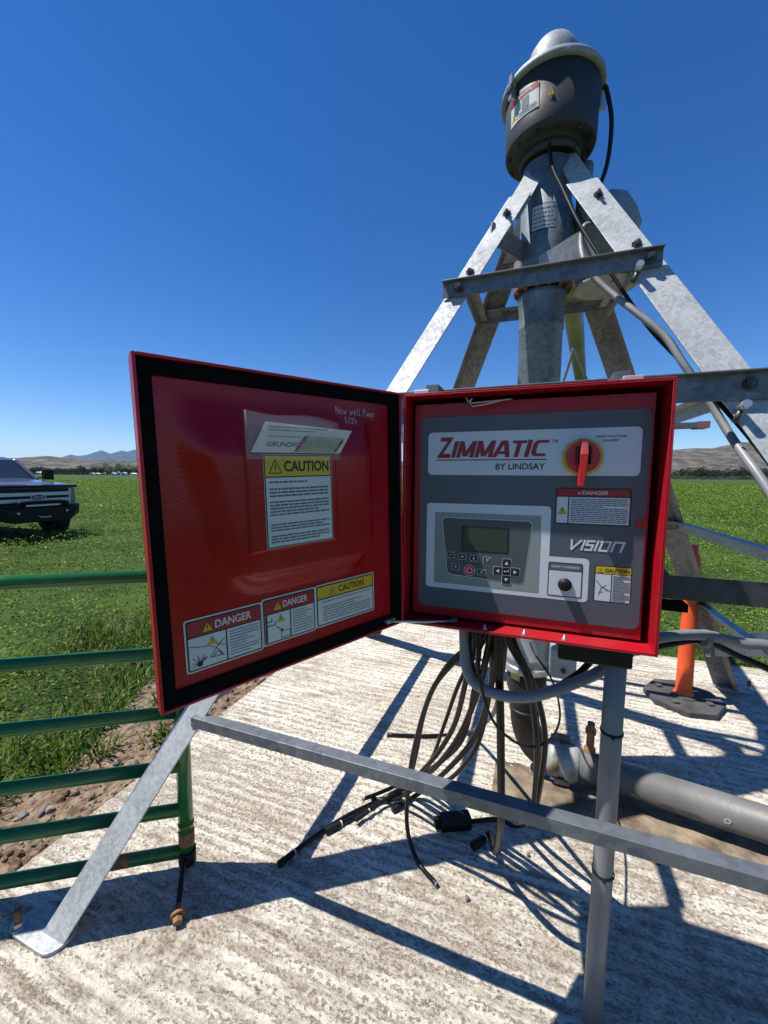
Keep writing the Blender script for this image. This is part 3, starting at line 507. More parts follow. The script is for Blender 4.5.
for k in ('FL','FR','BL','BR'):
    sx=-1 if k[1]=='L' else 1; sy=-1 if k[0]=='F' else 1; th=.009
    FW={'FL':.105,'FR':.135,'BL':.12,'BR':.12}[k]
    sec=[(0,0),(-sx*FW,0),(-sx*FW,-sy*th),(-sx*th,-sy*th),(-sx*th,-sy*FW),(0,-sy*FW)]
    if sx*sy<0: sec=sec[::-1]
    m=PB(); h0,h1=.012,2.80; b0,b1=legp(k,h0),legp(k,h1); n=len(sec)
    vs=[(b0[0]+a,b0[1]+b,h0) for a,b in sec]+[(b1[0]+a*.9,b1[1]+b*.9,h1) for a,b in sec]
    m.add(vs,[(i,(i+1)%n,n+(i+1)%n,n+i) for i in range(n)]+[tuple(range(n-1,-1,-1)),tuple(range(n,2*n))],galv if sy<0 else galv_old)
    legs[k]=m.build('leg',piv,bevel=.0025)
    # splice plate on top, bolts, foot plate
    m=PB(); c0,c1=legp(k,2.68),legp(k,2.99); o=sy*.004; w_=-sx*.095
    vs=[(c0[0]-sx*.012,c0[1]-sy*.012,2.68),(c0[0]-sx*.012+w_,c0[1]-sy*.012,2.68),(c1[0]+w_*.9,c1[1]-sy*.012,2.99),(c1[0],c1[1]-sy*.012,2.99)]
    m.hexa(vs+[(a,b-sy*.012,c) for a,b,c in vs],galv); m.build('splice_plate',legs[k])
    for h in ((2.70,2.42,1.5) if sy<0 else (2.35,2.1,1.7)):
        c=legp(k,h); m=PB()
        q=Vector((c[0]-sx*.045,c[1],h)); m.tf=None; bolt_mb(m,q,(0,sy,.0),.013,.035); m.build('bolt',legs[k])
    m=PB(); f=FEET[k]; cx=f[0]-sx*.02; cy=f[1]-sy*.02
    pts=[(cx+.045*math.cos(R(a)),cy+.055*math.sin(R(a))) for a in range(0,360,15)]
    pts=[(x+(sx*.085 if (x-cx)*sx>0 else -sx*.05),y) for x,y in pts]
    m.poly(pts,.016,galv,.012); fp=m.build('foot_plate',legs[k],bevel=.002)
    m=PB(); m.hexa([(f[0],f[1],.016),(f[0]-sx*.1,f[1],.016),(f[0]-sx*.1,f[1]-sy*.008,.016),(f[0],f[1]-sy*.008,.016)]+[(f[0]+(legp(k,.13)[0]-f[0])-sx*(0 if i in(0,3) else .1),f[1]+(legp(k,.13)[1]-f[1])-(sy*.008 if i>1 else 0),.13) for i in range(4)],galv)
# anchor bolts: set in the concrete
for k in FEET:
    f=FEET[k]; sx=-1 if k[1]=='L' else 1; lab={'FL':'rusty anchor bolt through the foot plate by the green gate','FR':'anchor bolt of the near right pivot foot','BL':'anchor bolt of the far left pivot foot','BR':'anchor bolt of the pivot foot behind the orange post'}[k]
    m=MB(); m.lathe((0,0,0),[(0,.001),(.026,.001),(.026,.006),(.019,.006),(.019,.022),(.012,.022)],bright,6,smooth=False); m.tube([(0,0,.0),(0,0,.062)],.011,rust,10); o=m.build('anchor_bolt',loc=W(f[0]+sx*.085,f[1]-.01,.016),rz=-A20); tag(o,lab,'bolt',group='anchor bolts of the pivot feet')
def brace(p,q,hv,hd,dirn,top,m,name='cross_brace',th=.006):
    # angle iron from p to q: vertical flange height hv at the line, horizontal flange hd towards dirn at the top or bottom
    p,q=Vector(p),Vector(q); d=(q-p).normalized(); s=d.cross(Vector((0,0,1))).normalized(); sg=1 if s.dot(Vector(dirn))>0 else -1
    if top: sec=[(0,0),(sg*hd,0),(sg*hd,-th),(sg*th,-th),(sg*th,-hv),(0,-hv)]
    else: sec=[(0,0),(sg*th,0),(sg*th,-hv+th),(sg*hd,-hv+th),(sg*hd,-hv),(0,-hv)]
    if sg<0: sec=sec[::-1]
    b=MB(); b.bar(L_(*p),L_(*q),sec[::-1],m); return b.build(name,piv,bevel=.0015)
def lv(a,b,h,ext=.02,off=0,ax='n'):
    p,q=legp(a,h),legp(b,h); v=Vector((q[0]-p[0],q[1]-p[1],0)).normalized()*ext; o=Vector((0,off,0)) if ax=='n' else Vector((off,0,0))
    return Vector((*p,h))-v+o,Vector((*q,h))+v+o
# front braces
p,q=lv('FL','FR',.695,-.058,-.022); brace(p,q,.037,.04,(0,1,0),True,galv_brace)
p,q=lv('FL','FR',1.285,.02,-.036); brace(p,q,.065,.05,(0,1,0),False,brace_shaded)
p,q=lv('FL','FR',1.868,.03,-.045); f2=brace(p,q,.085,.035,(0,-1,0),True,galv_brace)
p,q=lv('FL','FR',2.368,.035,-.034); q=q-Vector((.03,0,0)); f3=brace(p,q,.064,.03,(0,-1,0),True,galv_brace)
for k in ('FL','FR'):
    for br,h in ((f2,1.83),(f3,2.335)):
        c=legp(k,h); m=MB(); bolt_mb(m,(c[0]+(.05 if k=='FL' else -.05),c[1]-.036,h),(0,-1,0),.014,.02); m.build('bolt',br)
# bright bolt heads and U clips on the right leg
for h in (2.275,1.735):
    c=legp('FR',h); m=MB(); m.tube([L_(c[0]-.115,c[1]-.005,h+.02),L_(c[0]-.115,c[1]-.045,h+.03)],.012,bright,14); m.tube([L_(c[0]-.115,c[1]-.012,h+.02),L_(c[0]-.13,c[1]-.012,h-.02)],.008,bolt,8); m.build('clamp_bolt',legs['FR'])
# back and side braces
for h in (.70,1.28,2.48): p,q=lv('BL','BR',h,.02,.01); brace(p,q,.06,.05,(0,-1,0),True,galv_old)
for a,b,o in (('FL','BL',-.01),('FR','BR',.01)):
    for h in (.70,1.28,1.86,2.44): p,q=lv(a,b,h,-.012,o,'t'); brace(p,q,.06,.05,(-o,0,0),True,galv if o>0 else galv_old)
# broad diagonal plate on the right side, low
m=MB(); m.bar(L_(1.27,3.36,.36),L_(1.02,1.75,1.02),[(-.004,-.06),(.004,-.06),(.004,.06),(-.004,.06)],galv); m.build('diagonal_plate',piv)
# inner braces to the riser at the swivel
for a,h in (('FL',2.62),('BL',2.60)):
    c=legp(a,h); m=MB(); m.bar(L_(c[0]+.02,c[1],h),L_(CT-.06,CN-.02,h-.03),[(-.004,-.045),(.004,-.045),(.004,.045),(-.004,.045)],galv_old); m.build('inner_brace',piv)
c=legp('FR',2.60); m=MB(); m.hexa([L_(CT-.02,CN-.135,2.46),L_(c[0]-.06,CN-.11,2.50),L_(c[0]-.06,CN-.102,2.50),L_(CT-.02,CN-.127,2.46),L_(CT-.02,CN-.135,2.53),L_(c[0]-.06,CN-.11,2.66),L_(c[0]-.06,CN-.102,2.66),L_(CT-.02,CN-.127,2.53)],galv); m.build('swivel_plate',piv)
# riser pipe
m=PB(); m.tf=None
def rz(prof,mt,name,seg=48,c=(CT,CN,0),parent=None): b=MB(); b.lathe(L_(*c),prof,mt,seg); return b.build(name,parent or piv)
rz([(.098,.74),(.098,2.24),(.103,2.25),(.103,2.26),(.099,2.27),(.104,2.34),(.110,2.39),(.112,2.41),(.0,2.41)],steelpipe,'riser_pipe')
rz([(.0,2.445),(.108,2.445),(.110,2.46),(.110,2.97),(.0,2.97)],steelpipe,'swivel_sleeve')
def gear(c,r,teeth,th,m,name):
    pts=[]
    for k in range(teeth):
        for a,rr in ((0,.965),(.25,1),(.55,1),(.8,.965)): g=2*math.pi*(k+a)/teeth; pts.append((c[0]+r*rr*math.cos(g),c[1]+r*rr*math.sin(g)))
    b=PB(); b.poly(pts,c[2],m,th); return b.build(name,piv)
gear((CT,CN,2.445),.132,44,.016,rust,'swivel_sprocket')
for k in range(14):
    a=k*2*math.pi/14; b=MB(); bolt_mb(b,(CT+.118*math.cos(a),CN+.118*math.sin(a),2.43),(0,0,-1),.008,.022,rust); b.build('flange_bolt',piv)
g=gear((CT+.27,CN+.03,2.43),.135,46,.008,galv,'toothed_disc')
for dx,dy in ((.02,-.06),(.05,-.02),(-.03,-.03),(.0,.02),(-.02,-.06)):
    b=PB(); b.disc(CT+.27+dx,CN+.03+dy,.008,2.4215,inkb,12); vs=b; b.build('bolt_hole',g)
# label on the sleeve: curved
m=MB(); 
def cyl(a,b,c,r0=.1115,off=-1.62): g=off+a/r0; return L_(CT+(r0+c)*math.cos(g),CN+(r0+c)*math.sin(g),b)
def curved(mb,x0,y0,x1,y1,z,mt,seg=8):
    for k in range(seg):
        u0=x0+(x1-x0)*k/seg; u1=x0+(x1-x0)*(k+1)/seg; mb.add([(u0,y0,z),(u1,y0,z),(u1,y1,z),(u0,y1,z)],[(0,1,2,3)],mt)
m.tf=cyl; curved(m,-.056,2.655,.056,2.765,0,inkb); curved(m,-.053,2.659,.053,2.761,.0008,sticker); 
for r_ in range(5): 
    x=-.047
    while x<.04: l=random.uniform(.008,.02); m.rrect(x,2.668+r_*.018,x+l,2.674+r_*.018,.0014,inkg); x+=l+.004
m.build('pipe_label',piv)
# collector drum
DC=(CT+.006,CN,0)
drum=rz([(.0,3.02),(.085,3.02),(.135,3.02),(.135,3.035),(.150,3.035),(.188,3.035),(.193,3.04),(.196,3.05),(.201,3.27),(.0,3.27)],drumm,'collector_drum',180,DC)
rz([(.12,2.985),(.128,2.985),(.132,3.0),(.132,3.019),(.0,3.019)],drumm,'drum_flange',40,DC,drum)
for k in range(12):
    a=k*math.pi/6+.2; b=MB(); bolt_mb(b,(DC[0]+.175*math.cos(a),DC[1]+.175*math.sin(a),3.034),(0,0,-1),.006,.012,bolt); b.build('drum_bolt',drum)
lid=rz([(.199,3.268),(.216,3.268),(.222,3.275),(.220,3.292),(.212,3.302),(.18,3.31),(.128,3.325),(.115,3.34),(.113,3.38),(.110,3.42),(.101,3.455),(.08,3.487),(.045,3.508),(0,3.514)],alum,'drum_lid',180,DC,drum)
for a in (-2.42,.15):
    b=MB(); f=lambda x,y,z,a=a: L_(DC[0]+(.220+z)*math.cos(a+x/.22),DC[1]+(.220+z)*math.sin(a+x/.22),y)
    b.box((-.010,3.20,-.014),(.010,3.30,.012),bright,f); b.box((-.016,3.23,.012),(.016,3.25,.02),bolt,f); b.build('latch',drum)
m=MB(); m.tf=lambda a,b,c: cyl(a,b,c,.2168,-2.12) if False else L_(DC[0]+(.1962+(b-3.05)*.0228+.002+c)*math.cos(-2.20+a/.2),DC[1]+(.1962+(b-3.05)*.0228+.002+c)*math.sin(-2.20+a/.2),b)
m.tf=(lambda g: lambda a,b,c: g(a*.85,b-.028,c))(m.tf); curved(m,-.085,3.135,.085,3.235,0,sticker,12); curved(m,-.085,3.212,.085,3.235,.0008,inkr,12); curved(m,-.031,3.135,-.028,3.212,.0009,inkb,1); m.text('DANGER',-.05,3.217,.05,3.231,.0015,sticker,.02)
m.poly([(-.075,3.15),(-.038,3.15),(-.0565,3.188)],.0015,yel); m.poly([(-.059,3.155),(-.054,3.155),(-.0555,3.175),(-.0575,3.175)],.002,inkb); curved(m,-.005,3.165,.035,3.205,.0012,inkg,4); m.rrect(.008,3.15,.022,3.168,.0013,inkg); m.lines(-.02,3.14,.075,3.163,2,.0016,inkg); m.build('danger_sticker',drum)
m2=MB(); m2.tf=m.tf; m2.poly([(.125,3.16),(.155,3.16),(.140,3.192)],.0022,yel); m2.poly([(.138,3.164),(.142,3.164),(.141,3.181),(.139,3.181)],.0034,inkb); m2.build('warning_triangle',drum)
# elbow and lateral pipe running away over the field
ldir=Vector((.125,1,0)).normalized(); l0=Vector((CT+.06,CN,2.72))
m=MB(); pts=[Vector(L_(CT,CN,2.50)),Vector(L_(CT+.01,CN+.03,2.66))]+[Vector(L_(*(l0+ldir*(.12+d)+Vector((0,0,.0))))) for d in (.0,.3,2,6,10,14,18,22,26,30,34,38,42)]
pts=pts[:2]+[p+Vector((0,0,.35*math.sin(min(i/12,1)*math.pi))) for i,p in enumerate(pts[2:])]
m.tube(pts,.075,lateralm,20); lat=m.build('lateral_pipe',piv)
m=MB(); b0=l0+ldir*1.0; 
for k in range(9):
    a=b0+ldir*(1+k*4.4); c=b0+ldir*(3.2+k*4.4)
    for s in (-1,1):
        o=Vector((s*.45,0,-.75)); 
        m.tube([L_(*(a)),L_(*(c+o))],.014,galv_old,6); m.tube([L_(*(c+ldir*2.2)),L_(*(c+o))],.014,galv_old,6); m.tube([L_(*(c+o)),L_(*(c+o+ldir*4.4))],.011,galv_old,6)
    m.tube([L_(*(c+Vector((-.45,0,-.75)))),L_(*(c+Vector((.45,0,-.75))))],.014,galv_old,6)
m.build('truss_rods',lat)
e0=l0+ldir*42; m=MB()
for s in (-1,1): m.tube([L_(*e0),L_(e0.x+s*1.7,e0.y,.55)],.05,galv_old,8)
m.tube([L_(e0.x-1.7,e0.y,.55),L_(e0.x+1.7,e0.y,.55)],.06,galv_old,8); dt=m.build('drive_tower',piv)
for s in (-1,1): m=MB(); m.lathe(L_(e0.x+s*1.7,e0.y+.12,.5),[(.3,-.14),(.5,-.16),(.58,-.12),(.58,.12),(.5,.16),(.3,.14),(.1,.1),(.1,-.1),(.3,-.14)],tyrem,28,axis=(0,1,0)); m.build('wheel',dt)
# round grey elbow housing seen behind the right leg
m=MB(); c=Vector(L_(CT+.31,CN+.22,2.80)); m.lathe(c,[(0,.115),(.08,.105),(.128,.06),(.145,0),(.145,-.22),(.1,-.3),(0,-.3)],alum,36,axis=(.62,-.25,.30)); m.build('elbow_housing',piv)
m=MB(); m.tube([L_(CT+.17,CN+.10,2.60),L_(CT+.17,CN+.10,3.02)],.035,galv_old,16); m.build('conduit_riser',piv)
# lower fittings: meter housing, ring, dark pipe and elbow into the ground line
rz([(.0,.76),(.112,.76),(.112,.75),(.105,.66),(.112,.645),(.112,.60),(.0,.60)][::-1],meter,'meter_body')
m=MB(); f=L_; m.tf=L_; m.box((CT+.10,CN-.20,.62),(CT+.21,CN-.06,.76),meter); mb_=m.build('meter_box',piv,bevel=.012)
m=MB(); m.lathe(L_(CT+.155,CN-.201,.665),[(0,.008),(.012,.008),(.012,0)],bolt,8,axis=(0,-1,0),smooth=False); m.build('screw',mb_)
rz([(.104,.565),(.122,.565),(.126,.575),(.126,.59),(.122,.60),(.104,.60)][::-1],bright,'flange_ring')
m=MB(); m.tf=lambda a,b,c: L_(CT+(.1+c)*math.cos(-2.0+a/.1),CN+(.1+c)*math.sin(-2.0+a/.1),b); curved(m,-.045,.525,.01,.562,.002,limegreen); m.build('lime_sticker',piv)
m=MB(); pp=smooth([(CT,CN,.566),(CT,CN,.40),(CT+.0,CN,.28),(CT+.035,CN-.005,.175),(CT+.085,CN-.012,.132),(CT+.15,CN-.02,.122)],5); m.tube([L_(*p) for p in pp],.072,darkpipe,28); m.build('pipe_elbow',piv)
rz([(.071,.40),(.078,.41),(.094,.45),(.098,.47),(.098,.566),(.071,.566)][::-1],darkpipe,'reducer')
rz([(.071,.33),(.079,.33),(.079,.35),(.071,.35)][::-1],darkpipe,'weld_ring')
PA=Vector((CT+.15,CN-.02,.122)); PD=(Vector((.98,1.985,.122))-PA).normalized()
m=MB(); m.tube([L_(*(PA+PD*.116)),L_(*(PA+PD*2.7))],.071,greypipe,36); m.build('supply_pipe',piv)
m=MB(); m.lathe(L_(*PA),[(.072,-.03),(.088,-.025),(.09,.02),(.081,.025),(.081,.05),(.09,.055),(.09,.10),(.074,.115)],couplm,32,axis=PD)
cl=m.build('pipe_coupling',piv)
for a in (1.2,4.3): m=MB(); q=PA+PD*.04+Vector((0,math.cos(a)*.098,math.sin(a)*.098)); m.box(L_(q.x-.04,q.y-.016,q.z-.012),L_(q.x+.03,q.y+.016,q.z+.012),couplm); m.tube([L_(q.x-.06,q.y,q.z+.004),L_(q.x+.05,q.y,q.z+.004)],.008,bright,8); m.build('coupling_bolt',cl)
m=MB(); m.rrect(0,0,.001,.001,0,rust); 
m=MB(); q=PA+PD*.16+Vector((0,.02,.06)); m.lathe(L_(*q),[(.026,0),(.026,.03),(.018,.035),(.018,.10),(.024,.105),(.024,.13),(.017,.135),(.017,.16),(0,.16)],rust,16); m.build('rusty_nipple',piv)
m=MB(); q=PA+PD*.66+Vector((0,-.0715,.01)); m.tf=lambda a,b,c:L_(q.x+a,q.y-c,q.z+b); m.ring(0,0,.007,.013,.004,sticker,20); m.build('paint_mark',piv)
# ================================================================ CONTROL PANEL
T0,T1,H0,H1,NF,DP=-.328,.291,1.138,1.768,1.047,.20
pan=empty('control_panel',W(-.0185,NF+.1,H0),-A20,'open red steel control panel with grey switch plate mounted on the pivot','control panel')
def Q(t,n,h): return (t+.0185,n-NF-.1,h-H0)
m=MB(Q); e=.004; nb=NF+DP
def slab(a,b): m.box(a,b,red)
slab((T0,NF,H1-e),(T1,nb,H1)); slab((T0,NF,H0),(T1,nb,H0+e)); slab((T0,NF,H0+e),(T0+e,nb,H1-e)); slab((T1-e,NF,H0+e),(T1,nb,H1-e)); slab((T0+e,nb-e,H0+e),(T1-e,nb,H1-e))
# return lips round the opening
lp=.004
for a,b in (((T0+e,NF,H1-e-lp),(T1-e,NF+.003,H1-e)),((T0+e,NF,H0+e),(T1-e,NF+.003,H0+e+lp)),((T0+e,NF,H0+e+lp),(T0+e+lp,NF+.003,H1-e-lp)),((T1-e-lp,NF,H0+e+lp),(T1-e,NF+.003,H1-e-lp))): slab(a,b)
enc=m.build('enclosure',pan,bevel=.003)
# inner red panel (recessed), with raised rim
NI=NF+.066
m=MB(Q); m.box((T0+.016,NI,H0+.012),(T1-.022,NI+.012,H1-.020),red)
inp=m.build('inner_panel',pan)
CX,CH=-.0185,1.453
def FP(z0): return lambda a,b,c: Q(CX+a,NI-z0-c,CH+b)
def fpart(name,parent,fn,z0=0):
    m=MB(FP(z0)); fn(m); return m.build(name,parent)
plt=fpart('faceplate',pan,lambda m:m.rrect(-.276,-.277,.282,.258,.0030,plate,.018,.003))
Z=.0031
def tri(m,cx,cy,s,z,fill=yel,line=inkb):
    h=s*.88; P=[(cx-s/2,cy-h/2),(cx+s/2,cy-h/2),(cx,cy+h/2)]; m.poly([(x+(x-cx)*.14,y+(y-(cy-h*.15))*.14) for x,y in P],z,line); m.poly(P,z+.0003,fill); m.poly([(cx-s*.045,cy-h*.14),(cx+s*.045,cy-h*.14),(cx+s*.07,cy+h*.2),(cx-s*.07,cy+h*.2)],z+.0006,line); m.disc(cx,cy-h*.29,s*.06,z+.0006,line,10)
HV={'I':(.24,[[(.12,0),(.12,1)]]),'M':(1.0,[[(.12,0),(.12,1)],[(.14,.96),(.5,.06)],[(.5,.06),(.86,.96)],[(.88,1),(.88,0)]]),'A':(.84,[[(.05,0),(.36,.97)],[(.36,.97),(.48,.97)],[(.48,.97),(.80,0)],[(.22,.27),(.62,.27)]]),'T':(.72,[[(-.02,.88),(.72,.88)],[(.35,.88),(.35,0)]]),
 'C':(.80,[[(.80,.88),(.34,.88)],[(.26,.93),(.14,.72)],[(.14,.78),(.14,.22)],[(.14,.28),(.26,.07)],[(.34,.12),(.80,.12)],[(.22,.88),(.40,.88)],[(.22,.12),(.40,.12)]])}
def heavy(m,txt,x0,y0,x1,h,z,mt,gap=.06,sh=.25,st=.25):
    tot=sum(HV[c][0] for c in txt)+gap*(len(txt)-1); sx=(x1-x0-sh*h)/tot; x=x0; k=0
    for c in txt:
        w,S_=HV[c]
        for p in S_:
            for (a,b),(c_,d) in zip(p,p[1:]):
                k+=1; l=math.hypot((c_-a)*sx,(d-b)*h) or 1; horiz=abs(d-b)*h<.3*l; hw=st*sx*.5*(.72 if horiz else 1)
                if horiz: q=[(a*sx,b*h-hw*.9),(c_*sx,d*h-hw*.9),(c_*sx,d*h+hw*.9),(a*sx,b*h+hw*.9)]
                else:
                    v=max(abs(d-b)*h/l,.55); e=hw/v; q=[(a*sx-e,b*h),(a*sx+e,b*h),(c_*sx+e,d*h),(c_*sx-e,d*h)]
                if (q[1][0]-q[0][0])*(q[2][1]-q[0][1])-(q[2][0]-q[0][0])*(q[1][1]-q[0][1])<0: q=q[::-1]
                m.poly([(x+px+sh*min(max(py,0),h),y0+min(max(py,0),h)) for px,py in q],z+k*1.2e-5,mt)
        x+=(w+gap)*sx
def logo(m):
    m.rrect(-.254,.100,.264,.217,Z,white,.012)
    m.text('Z',-.230,.147,-.182,.203,Z+.0004,inkr,.03,.22); heavy(m,'IMMATIC',-.190,.1475,.062,.0445,Z+.0005,inkr)
    m.text('TM',.066,.183,.080,.191,Z+.0004,inkg,.01); m.rrect(-.231,.1395,.056,.1425,Z+.0004,inkr); m.text('BY LINDSAY',-.07,.115,.053,.1315,Z+.0004,inkb,.02)
    m.text('HIGH VOLTAGE',.166,.193,.232,.1985,Z+.0004,inkb,.02); m.text('ON/OFF',.181,.183,.216,.1885,Z+.0004,inkb,.02)
fpart('brand_strip',plt,logo)
def switch(m):
    m.poly([(.138+.047*math.cos(R(a+15)),.146+.047*math.sin(R(a+15))) for a in range(0,360,30)],Z+.006,yelplast,.006); m.disc(.138,.146,.039,Z+.012,redplast,36,.0058)
sw=fpart('rotary_switch',pan,switch)
def handle(m):
    m.hexa([(.126,.150,Z+.012),(.150,.150,Z+.012),(.147,.190,Z+.012),(.129,.190,Z+.012),(.129,.152,Z+.042),(.147,.152,Z+.042),(.144,.185,Z+.040),(.132,.185,Z+.040)],pinkplast)
    m.hexa([(.127,.074,Z+.026),(.143,.074,Z+.026),(.150,.152,Z+.012),(.126,.152,Z+.012),(.129,.074,Z+.040),(.141,.074,Z+.040),(.147,.153,Z+.043),(.129,.153,Z+.043)],redplast)
    for x in (.1215,.1495): m.hexa([(x,.128,Z+.018),(x+.005,.128,Z+.018),(x+.005,.172,Z+.018),(x,.172,Z+.018),(x+.001,.128,Z+.040),(x+.004,.128,Z+.040),(x+.004,.172,Z+.040),(x+.001,.172,Z+.040)],black)
o=fpart('switch_handle',sw,handle); bv=o.modifiers.new('b','BEVEL'); bv.width=.003; bv.segments=3
def dang(m):
    m.rrect(.081,-.023,.250,.070,Z,inkb,.004); m.rrect(.0845,.0495,.2465,.0665,Z+.0004,inkr); m.text('DANGER',.142,.0535,.200,.0625,Z+.0008,sticker,.02); tri(m,.135,.058,.007,Z+.0006,sticker,inkr)
    m.rrect(.0845,-.0195,.1105,.0465,Z+.0004,white); m.rrect(.1135,-.0195,.2465,.0465,Z+.0004,white); tri(m,.0975,.012,.019,Z+.0008); m.lines(.117,-.017,.243,.044,13,Z+.0008,inkg,.5)
fpart('danger_sticker',plt,dang)
def vision(m):
    z=Z+.0004; sh=lambda pts,x0:[(x0+x*1.12+ (y*.32),-.0855+y) for x,y in pts]; H=.0225; w=.0048
    L=[[(0,H),(.006,0),(.0065,0),(.019,H)]], [[(.0265,0),(.0265,H)]], [[(.046,H),(.033,H),(.033,H*.55),(.046,H*.55),(.046,0),(.034,0)]], [[(.0535,0),(.0535,H)]], [[(.060,H*.99),(.078,H),(.078,0),(.062,0),(.062,H*.75)]], [[(.086,0),(.086,H),(.104,H),(.104,0)]]
    for g in L:
        for p in g: m.stroke(sh(p,.1175),w*1.35,z,hdrgrey); m.stroke(sh(p,.1165),w,z+.0004,white)
fpart('model_lettering',plt,vision)
def bezel(m):   # L-shaped white field
    m.rrect(-.255,-.221,.072,.021,Z,white,.010); m.rrect(.060,-.221,.166,-.1085,Z+.0003,white,.010); m.rrect(-.231,-.207,.049,-.0045,Z+.0006,greygreen)
bz=fpart('white_surround',plt,bezel)
def keypad(m):
    z=Z+.0010; pts=[(-.209,-.026),(-.203,-.0195),(.020,-.0205),(.027,-.027),(.012,-.182),(.004,-.1885),(-.183,-.179),(-.1925,-.171)]
    m.poly([(x*1.012-.0+.001,(y+.1)*1.02-.1) for x,y in pts],z,white); m.poly(pts,z+.0003,dkgrey)
    m.rrect(-.1555,-.1115,-.0285,-.0395,z+.0006,inkb,.003); m.rrect(-.1505,-.1075,-.0335,-.0435,z+.0009,lcd,.001)
    for cx,cy in ((-.184,-.124),(-.152,-.126),(-.120,-.1285),(-.084,-.1305),(-.170,-.1565),(-.0985,-.1655)):
        m.rrect(cx-.0105,cy-.0085,cx+.0105,cy+.0085,z+.0006,white,.002); m.rrect(cx-.0095,cy-.0075,cx+.0095,cy+.0075,z+.0009,inkb,.002)
    zz=z+.0012
    m.stroke([(-.189,-.127),(-.184,-.122),(-.179,-.123)],.0015,zz,white); m.rrect(-.156,-.128,-.148,-.124,zz,white); m.disc(-.120,-.1295,.003,zz,white,10); m.poly([(-.1225,-.129),(-.1175,-.129),(-.120,-.1235)],zz,white); m.ring(-.084,-.1305,.0025,.004,zz,white,12); m.ring(-.170,-.1565,.002,.0035,zz,white,12); m.ring(-.0985,-.1655,.0025,.004,zz,white,12); m.stroke([(-.0945,-.1615),(-.0915,-.1595)],.0012,zz,white); m.stroke([(-.080,-.127),(-.0775,-.1245)],.0012,zz,white)
    m.disc(-.131,-.1635,.0155,z+.0006,white,24); m.disc(-.131,-.1635,.0143,z+.0009,redplast,24); m.ring(-.131,-.1635,.0065,.0085,zz,white,20)
    cx,cy=-.033,-.158
    for a,b,c,d in ((-.011,-.034,.011,.034),(-.034,-.011,.034,.011)): m.rrect(cx+a-.001,cy+b-.001,cx+c+.001,cy+d+.001,z+.0006,white,.003); m.rrect(cx+a,cy+b,cx+c,cy+d,z+.0009,inkb,.003)
    m.frame(cx-.011,cy-.011,cx+.011,cy+.011,.0008,zz,white); m.stroke([(cx+.005,cy+.004),(cx+.005,cy),(cx-.005,cy)],.0016,zz,white); m.poly([(cx-.007,cy),(cx-.003,cy+.0035),(cx-.003,cy-.0035)],zz,white)
    for dx,dy in ((0,1),(0,-1),(1,0),(-1,0)):
        px,py=cx+dx*.0225,cy+dy*.0225; m.poly([(px+dx*.005,py+dy*.005),(px-dx*.004-dy*.005,py-dy*.004+dx*.005),(px-dx*.004+dy*.005,py-dy*.004-dx*.005)],zz,white)
fpart('keypad_display',plt,keypad)
def safety(m):
    m.rrect(.071,-.212,.152,-.1225,Z+.0008,inkb,.004); m.rrect(.0735,-.2095,.1495,-.1445,Z+.0011,white,.002); m.rrect(.0735,-.1425,.1495,-.125,Z+.0011,hdrgrey,.002); m.text('SAFETY OVERRIDE',.079,-.1365,.144,-.131,Z+.0015,white,.015)
fpart('override_sticker',plt,safety)
m=MB(FP(0)); f=FP(0); m.lathe((.112,-.1795,Z+.001),[(.0165,0),(.0165,.004),(.0135,.005),(.0135,.016),(.012,.0175),(0,.0175)],black,24); m.build('override_button',pan)
def caut(m):
    m.rrect(.179,-.215,.261,-.1225,Z,inkb,.004); m.rrect(.1815,-.1425,.2585,-.125,Z+.0004,yel,.002); m.text('CAUTION',.202,-.1385,.255,-.1295,Z+.0008,inkb,.03); tri(m,.192,-.134,.012,Z+.0006)
    m.rrect(.1815,-.2125,.2165,-.1445,Z+.0004,white); m.rrect(.219,-.2125,.2585,-.1445,Z+.0004,white); m.lines(.2205,-.211,.257,-.146,14,Z+.0008,inkg,.6)
    z=Z+.0008
    for p in ([(.184,-.162),(.198,-.178),(.215,-.186)],[(.190,-.197),(.196,-.178),(.206,-.172)],[(.193,-.190),(.199,-.190)],[(.200,-.178),(.208,-.186)]): m.stroke(p,.0017,z,inkg)
fpart('caution_sticker',plt,caut)
m=MB(FP(0)); m.rrect(.262,-.021,.2825,-.005,Z+.003,red,.004,.0028); m.build('latch_tab',plt)
# screws, wire hook on the top edge, stay rod, clips
for t in (-.10,.0,.095): m=MB(Q); m.lathe((t,NF+.022,H0+.0042),[(.007,0),(.007,.002),(.0045,.004),(.002,.012),(0,.013)],bright,10); m.build('lip_screw',enc)
m=MB(Q); y=NF+.03; m.tube(smooth([(-.165,y,H1-.012),(-.16,y,H1-.024),(-.15,y-.004,H1-.018),(-.155,y,H1-.028),(-.13,y,H1-.027),(-.05,y,H1-.0235)],5),.0018,bright,6); m.tube([(-.157,y,H1-.03),(-.148,y,H1-.037),(-.115,y,H1-.033),(-.06,y,H1-.0225)],.0018,bright,6); m.build('wire_hook',enc)
for t in (-.305,.227):
    m=MB(Q); m.box((t-.022,NF+.10,H1+.001),(t+.022,NF+.104,H1+.03),leadgrey); m.box((t-.022,NF+.104,H1+.026),(t+.022,NF+.27,H1+.03),leadgrey); m.box((t-.022,NF+.104,H1+.001),(t+.022,NF+.19,H1+.005),leadgrey); m.build('mounting_clip',pan,bevel=.002)
for t in (-.305,.227): m=MB(Q); m.box((t-.02,nb+.001,H0+.02),(t+.02,nb+.035,H1+.02),galv_brace); m.box((t-.02,nb+.035,1.80),(t+.02,1.56,1.84),galv_brace); m.box((t-.02,nb+.035,1.235),(t+.02,1.30,1.265),galv_brace); m.build('mounting_strut',pan)
